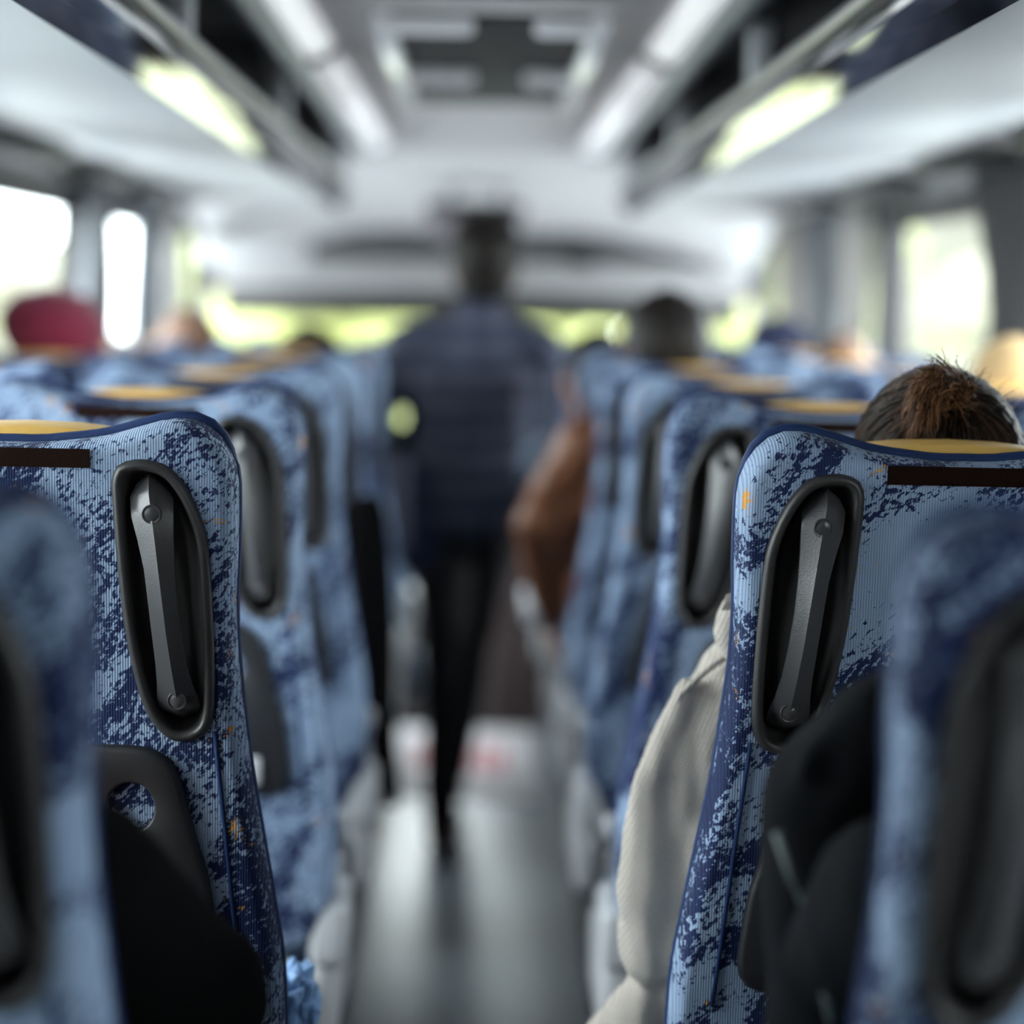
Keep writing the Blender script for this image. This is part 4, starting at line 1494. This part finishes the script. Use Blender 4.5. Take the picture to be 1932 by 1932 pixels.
# ------------------------------------------------------------------ loose things
def drape(name, outline, d0, m, label, cat, thick=0.05, folds=5, amp=0.012):
    """hanging cloth: rows of left/right points with real depth folds"""
    bm = bmesh.new(); rings = []
    base = P(*outline[0][0], d0)
    for (l, r) in outline:
        a, b = P(*l, d0), P(*r, d0)
        ring = []
        n = 28
        for k in range(n):
            ang = 2*PI*k/n
            f = 0.5+0.5*math.cos(ang)
            q = b.lerp(a, f)
            q = q+Vector((0, thick*math.sin(ang)+amp*math.sin(folds*ang+a.z*6), amp*0.3*math.sin(3*ang)))
            ring.append(q-base)
        rings.append(ring)
    rings = [[Vector(p) for p in r] for r in rings]
    ring_loft(bm, rings)
    o = obj(name, bm, m, loc=base)
    sb = o.modifiers.new('s', 'SUBSURF'); sb.levels = 1; sb.render_levels = 1
    return tag(o, label, cat)


drape('coat', [((650, 935), (720, 925)), ((640, 980), (735, 975)), ((645, 1080), (742, 1080)), ((655, 1200), (748, 1200)), ((668, 1330), (745, 1330)), ((685, 1420), (748, 1420)), ((705, 1480), (756, 1480)), ((735, 1522), (757, 1524))],
      4.465, M['blackcloth'], 'black coat hanging down the aisle side of a shaded left seat', 'coat', 0.04, amp=0.007)
drape('jacket', [((748, 850), (800, 850)), ((738, 900), (830, 900)), ((740, 980), (835, 980)), ((752, 1050), (830, 1050)), ((765, 1090), (815, 1085))],
      5.70, M['navycloth'], 'navy jacket carried at the left hip of the standing man', 'jacket', 0.06)
c = P(786, 1268, 5.9)
bm = bmesh.new(); rings = []
for k in range(9):
    f = k/8
    rr = 0.045*(math.sin(PI*(0.1+0.85*f)))**0.6
    rings.append([Vector((rr*math.cos(2*PI*j/20)*(1+.15*math.sin(3*j)), 0.7*rr*math.sin(2*PI*j/20), -0.06+0.125*f)) for j in range(20)])
ring_loft(bm, rings)
tag(obj('plastic_bag', bm, M['bag'], loc=c), 'small pale blue plastic bag low beside the standing man\'s legs', 'bag')
# cup in the hand of the brown jacket passenger
c = P(1010, 1140, 5.02)
t = thing('paper_cup', 'white paper cup held out in the aisle below the brown sleeve', 'cup', c)
bm = bmesh.new(); ring_loft(bm, [[Vector((r*math.cos(2*PI*k/24), r*math.sin(2*PI*k/24), z)) for k in range(24)] for r, z in ((0.026, -0.045), (0.034, 0.03))])
obj('cup_body', bm, M['paper'], t)
bm = bmesh.new(); ring_loft(bm, [[Vector((r*math.cos(2*PI*k/24), r*math.sin(2*PI*k/24), z)) for k in range(24)] for r, z in ((0.037, 0.028), (0.037, 0.036), (0.030, 0.042))])
obj('cup_lid', bm, M['paper'], t)
# bag on the right rack
bm = bmesh.new(); box(bm, (-0.12, -0.28, 0.0), (0.12, 0.28, 0.17), 0.07, 5)
t = thing('duffel_bag', 'grey duffel bag lying on the right luggage rack', 'bag', (XB+0.70, 4.75, 1.835))
obj('bag_body', bm, M['greybag'], t)
bm = bmesh.new(); tube(bm, [(-0.05, -0.1, 0.165), (-0.06, -0.08, 0.19), (-0.06, 0.08, 0.19), (-0.05, 0.1, 0.165)], 0.008)
obj('carry_handle', bm, M['blackcloth'], t)
# crumpled cloth at the edge of the sharp left seat
c = P(556, 1905, 2.30)
bm = bmesh.new()
res = bmesh.ops.create_icosphere(bm, subdivisions=5, radius=1)
for v in res['verts']:
    q = v.co.copy()
    h = abs(noise.noise(q*1.7+Vector((2, 5, 1))))+0.5*abs(noise.noise(q*3.6))
    v.co = Vector((q.x*0.026, q.y*0.05, q.z*0.045+0.004))*(0.80+0.55*h)
tag(obj('blue_cloth', bm, M['lightblue'], loc=c), 'crumpled light blue cloth at the aisle edge of the sharp left seat', 'cloth')
# mat with red print at the front of the aisle
t = thing('floor_mat', 'white floor mat with red print lying at the front of the aisle', 'mat', (XB-0.02, 6.75, 0.0))
bm = bmesh.new(); box(bm, (-0.225, -0.45, 0.0), (0.225, 0.55, 0.008), 0.003)
obj('mat_body', bm, M['mat_white'], t)
bm = bmesh.new()
for x0, x1, y0, y1 in ((-0.17, -0.10, -0.1, 0.28), (0.0, 0.03, -0.12, 0.25), (0.045, 0.075, -0.16, 0.27), (0.09, 0.125, -0.12, 0.2)):
    box(bm, (x0, y0, 0.0075), (x1, y1, 0.0095), 0.0006, 1)
obj('print', bm, M['mat_red'], t, smooth=False)
# dashboard and partition at the front
t = thing('dashboard', 'dark dashboard under the windshield', 'dashboard', (XB, 8.8, -0.3))
bm = bmesh.new(); box(bm, (-1.1, -0.25, 0.0), (1.1, 0.34, 0.98), 0.06, 4); obj('body', bm, M['dash'], t)
bm = bmesh.new(); box(bm, (-0.8, -0.30, 0.72), (-0.2, -0.2, 0.95), 0.03, 3); obj('instrument_panel', bm, M['black'], t)
t = thing('partition', 'brown grey partition panel at the front right of the aisle', 'partition', (XB+0.66, 7.75, -0.3))
bm = bmesh.new(); box(bm, (-0.6, 0, 0), (0.45, 0.05, 1.15), 0.015, 2); obj('panel', bm, M['partition'], t)
bm = bmesh.new(); tube(bm, [(-0.58, 0.025, 1.15), (-0.58, 0.025, 1.25), (0.40, 0.025, 1.25), (0.40, 0.025, 1.15)], 0.014, 10); obj('rail', bm, M['rail'], t)

# ------------------------------------------------------------------ outside
bm = bmesh.new(); box(bm, (-80, -60, -1.40), (80, 160, -1.30))
struct(obj('ground', bm, M['ground'], smooth=False))
bm = bmesh.new()
for y, z in ():
    pass
box(bm, (-60, 22, -1.30), (60, 120, -1.27))
struct(obj('ground_meadow', bm, M['verge'], smooth=False))


def tree(x, y, h, r, m, label, group, seed):
    rg = random.Random(seed)
    t = thing('tree', label, 'tree', (x, y, -1.3), group)
    bm = bmesh.new(); tube(bm, [(0, 0, 0), (0.1, 0.05, h*0.3), (0.0, 0.1, h*0.7)], [r*0.09, r*0.07, r*0.03], 10)
    obj('trunk', bm, M['bark'], t)
    bm = bmesh.new()
    for k in range(9):
        a = rg.uniform(0, 2*PI); q = rg.uniform(0, r*0.6)
        c_ = Vector((q*math.cos(a), q*math.sin(a), h*(0.22+0.66*rg.random())))
        rr = r*rg.uniform(0.4, 0.65)
        res = bmesh.ops.create_icosphere(bm, subdivisions=3, radius=rr)
        for v in res['verts']:
            n_ = noise.noise(v.co*2.3/rr*0.8+c_)+0.5*noise.noise(v.co*6/rr+c_)
            v.co = v.co*(1+0.28*n_)+c_
    obj('crown', bm, m, t)


for i, (x, y, h, r) in enumerate(((-3.25, 27, 4.6, 1.2), (-1.2, 28, 4.8, 1.2), (0.8, 27, 4.6, 1.25), (3.3, 28, 4.8, 1.25), (-4.3, 36, 6, 1.5), (-2.0, 37, 6, 1.5), (0.6, 36, 6, 1.5), (3.75, 37, 6, 1.5), (6.4, 36, 6, 1.5), (2.5, 45, 8, 1.5))):
    tree(x, y, h, r, M['leaf'], 'yellow green tree ahead of the windshield', 'trees ahead of the bus', i+1)
for i, (x, y, h, r) in enumerate(((7.2, 30, 3.4, 1.1), (10.2, 40, 3.4, 1.4))):
    tree(x, y, h, r, M['leaf_pale'], 'pale tree outside the bright right window', 'trees on the right', i+20)
for i, (x, y, h, r) in enumerate(((-13.0, 62, 3.6, 1.8), (-17, 80, 4, 2.2))):
    tree(x, y, h, r, M['leaf_pale'], 'faint tree low in the bright left window', 'trees on the left', i+30)
t = thing('house', 'cream house outside the bright right window', 'house', (13.2, 56, -1.3))
bm = bmesh.new(); box(bm, (-2.6, -5, 0), (5, 5, 5.2)); obj('wall', bm, M['render'], t, smooth=False)
bm = bmesh.new(); ring_loft(bm, [[Vector((-3.0, y, 5.2)), Vector((1.2, y, 6.9)), Vector((5.4, y, 5.2))] for y in (-5.4, 5.4)]); obj('roof', bm, M['rooftile'], t, smooth=False)
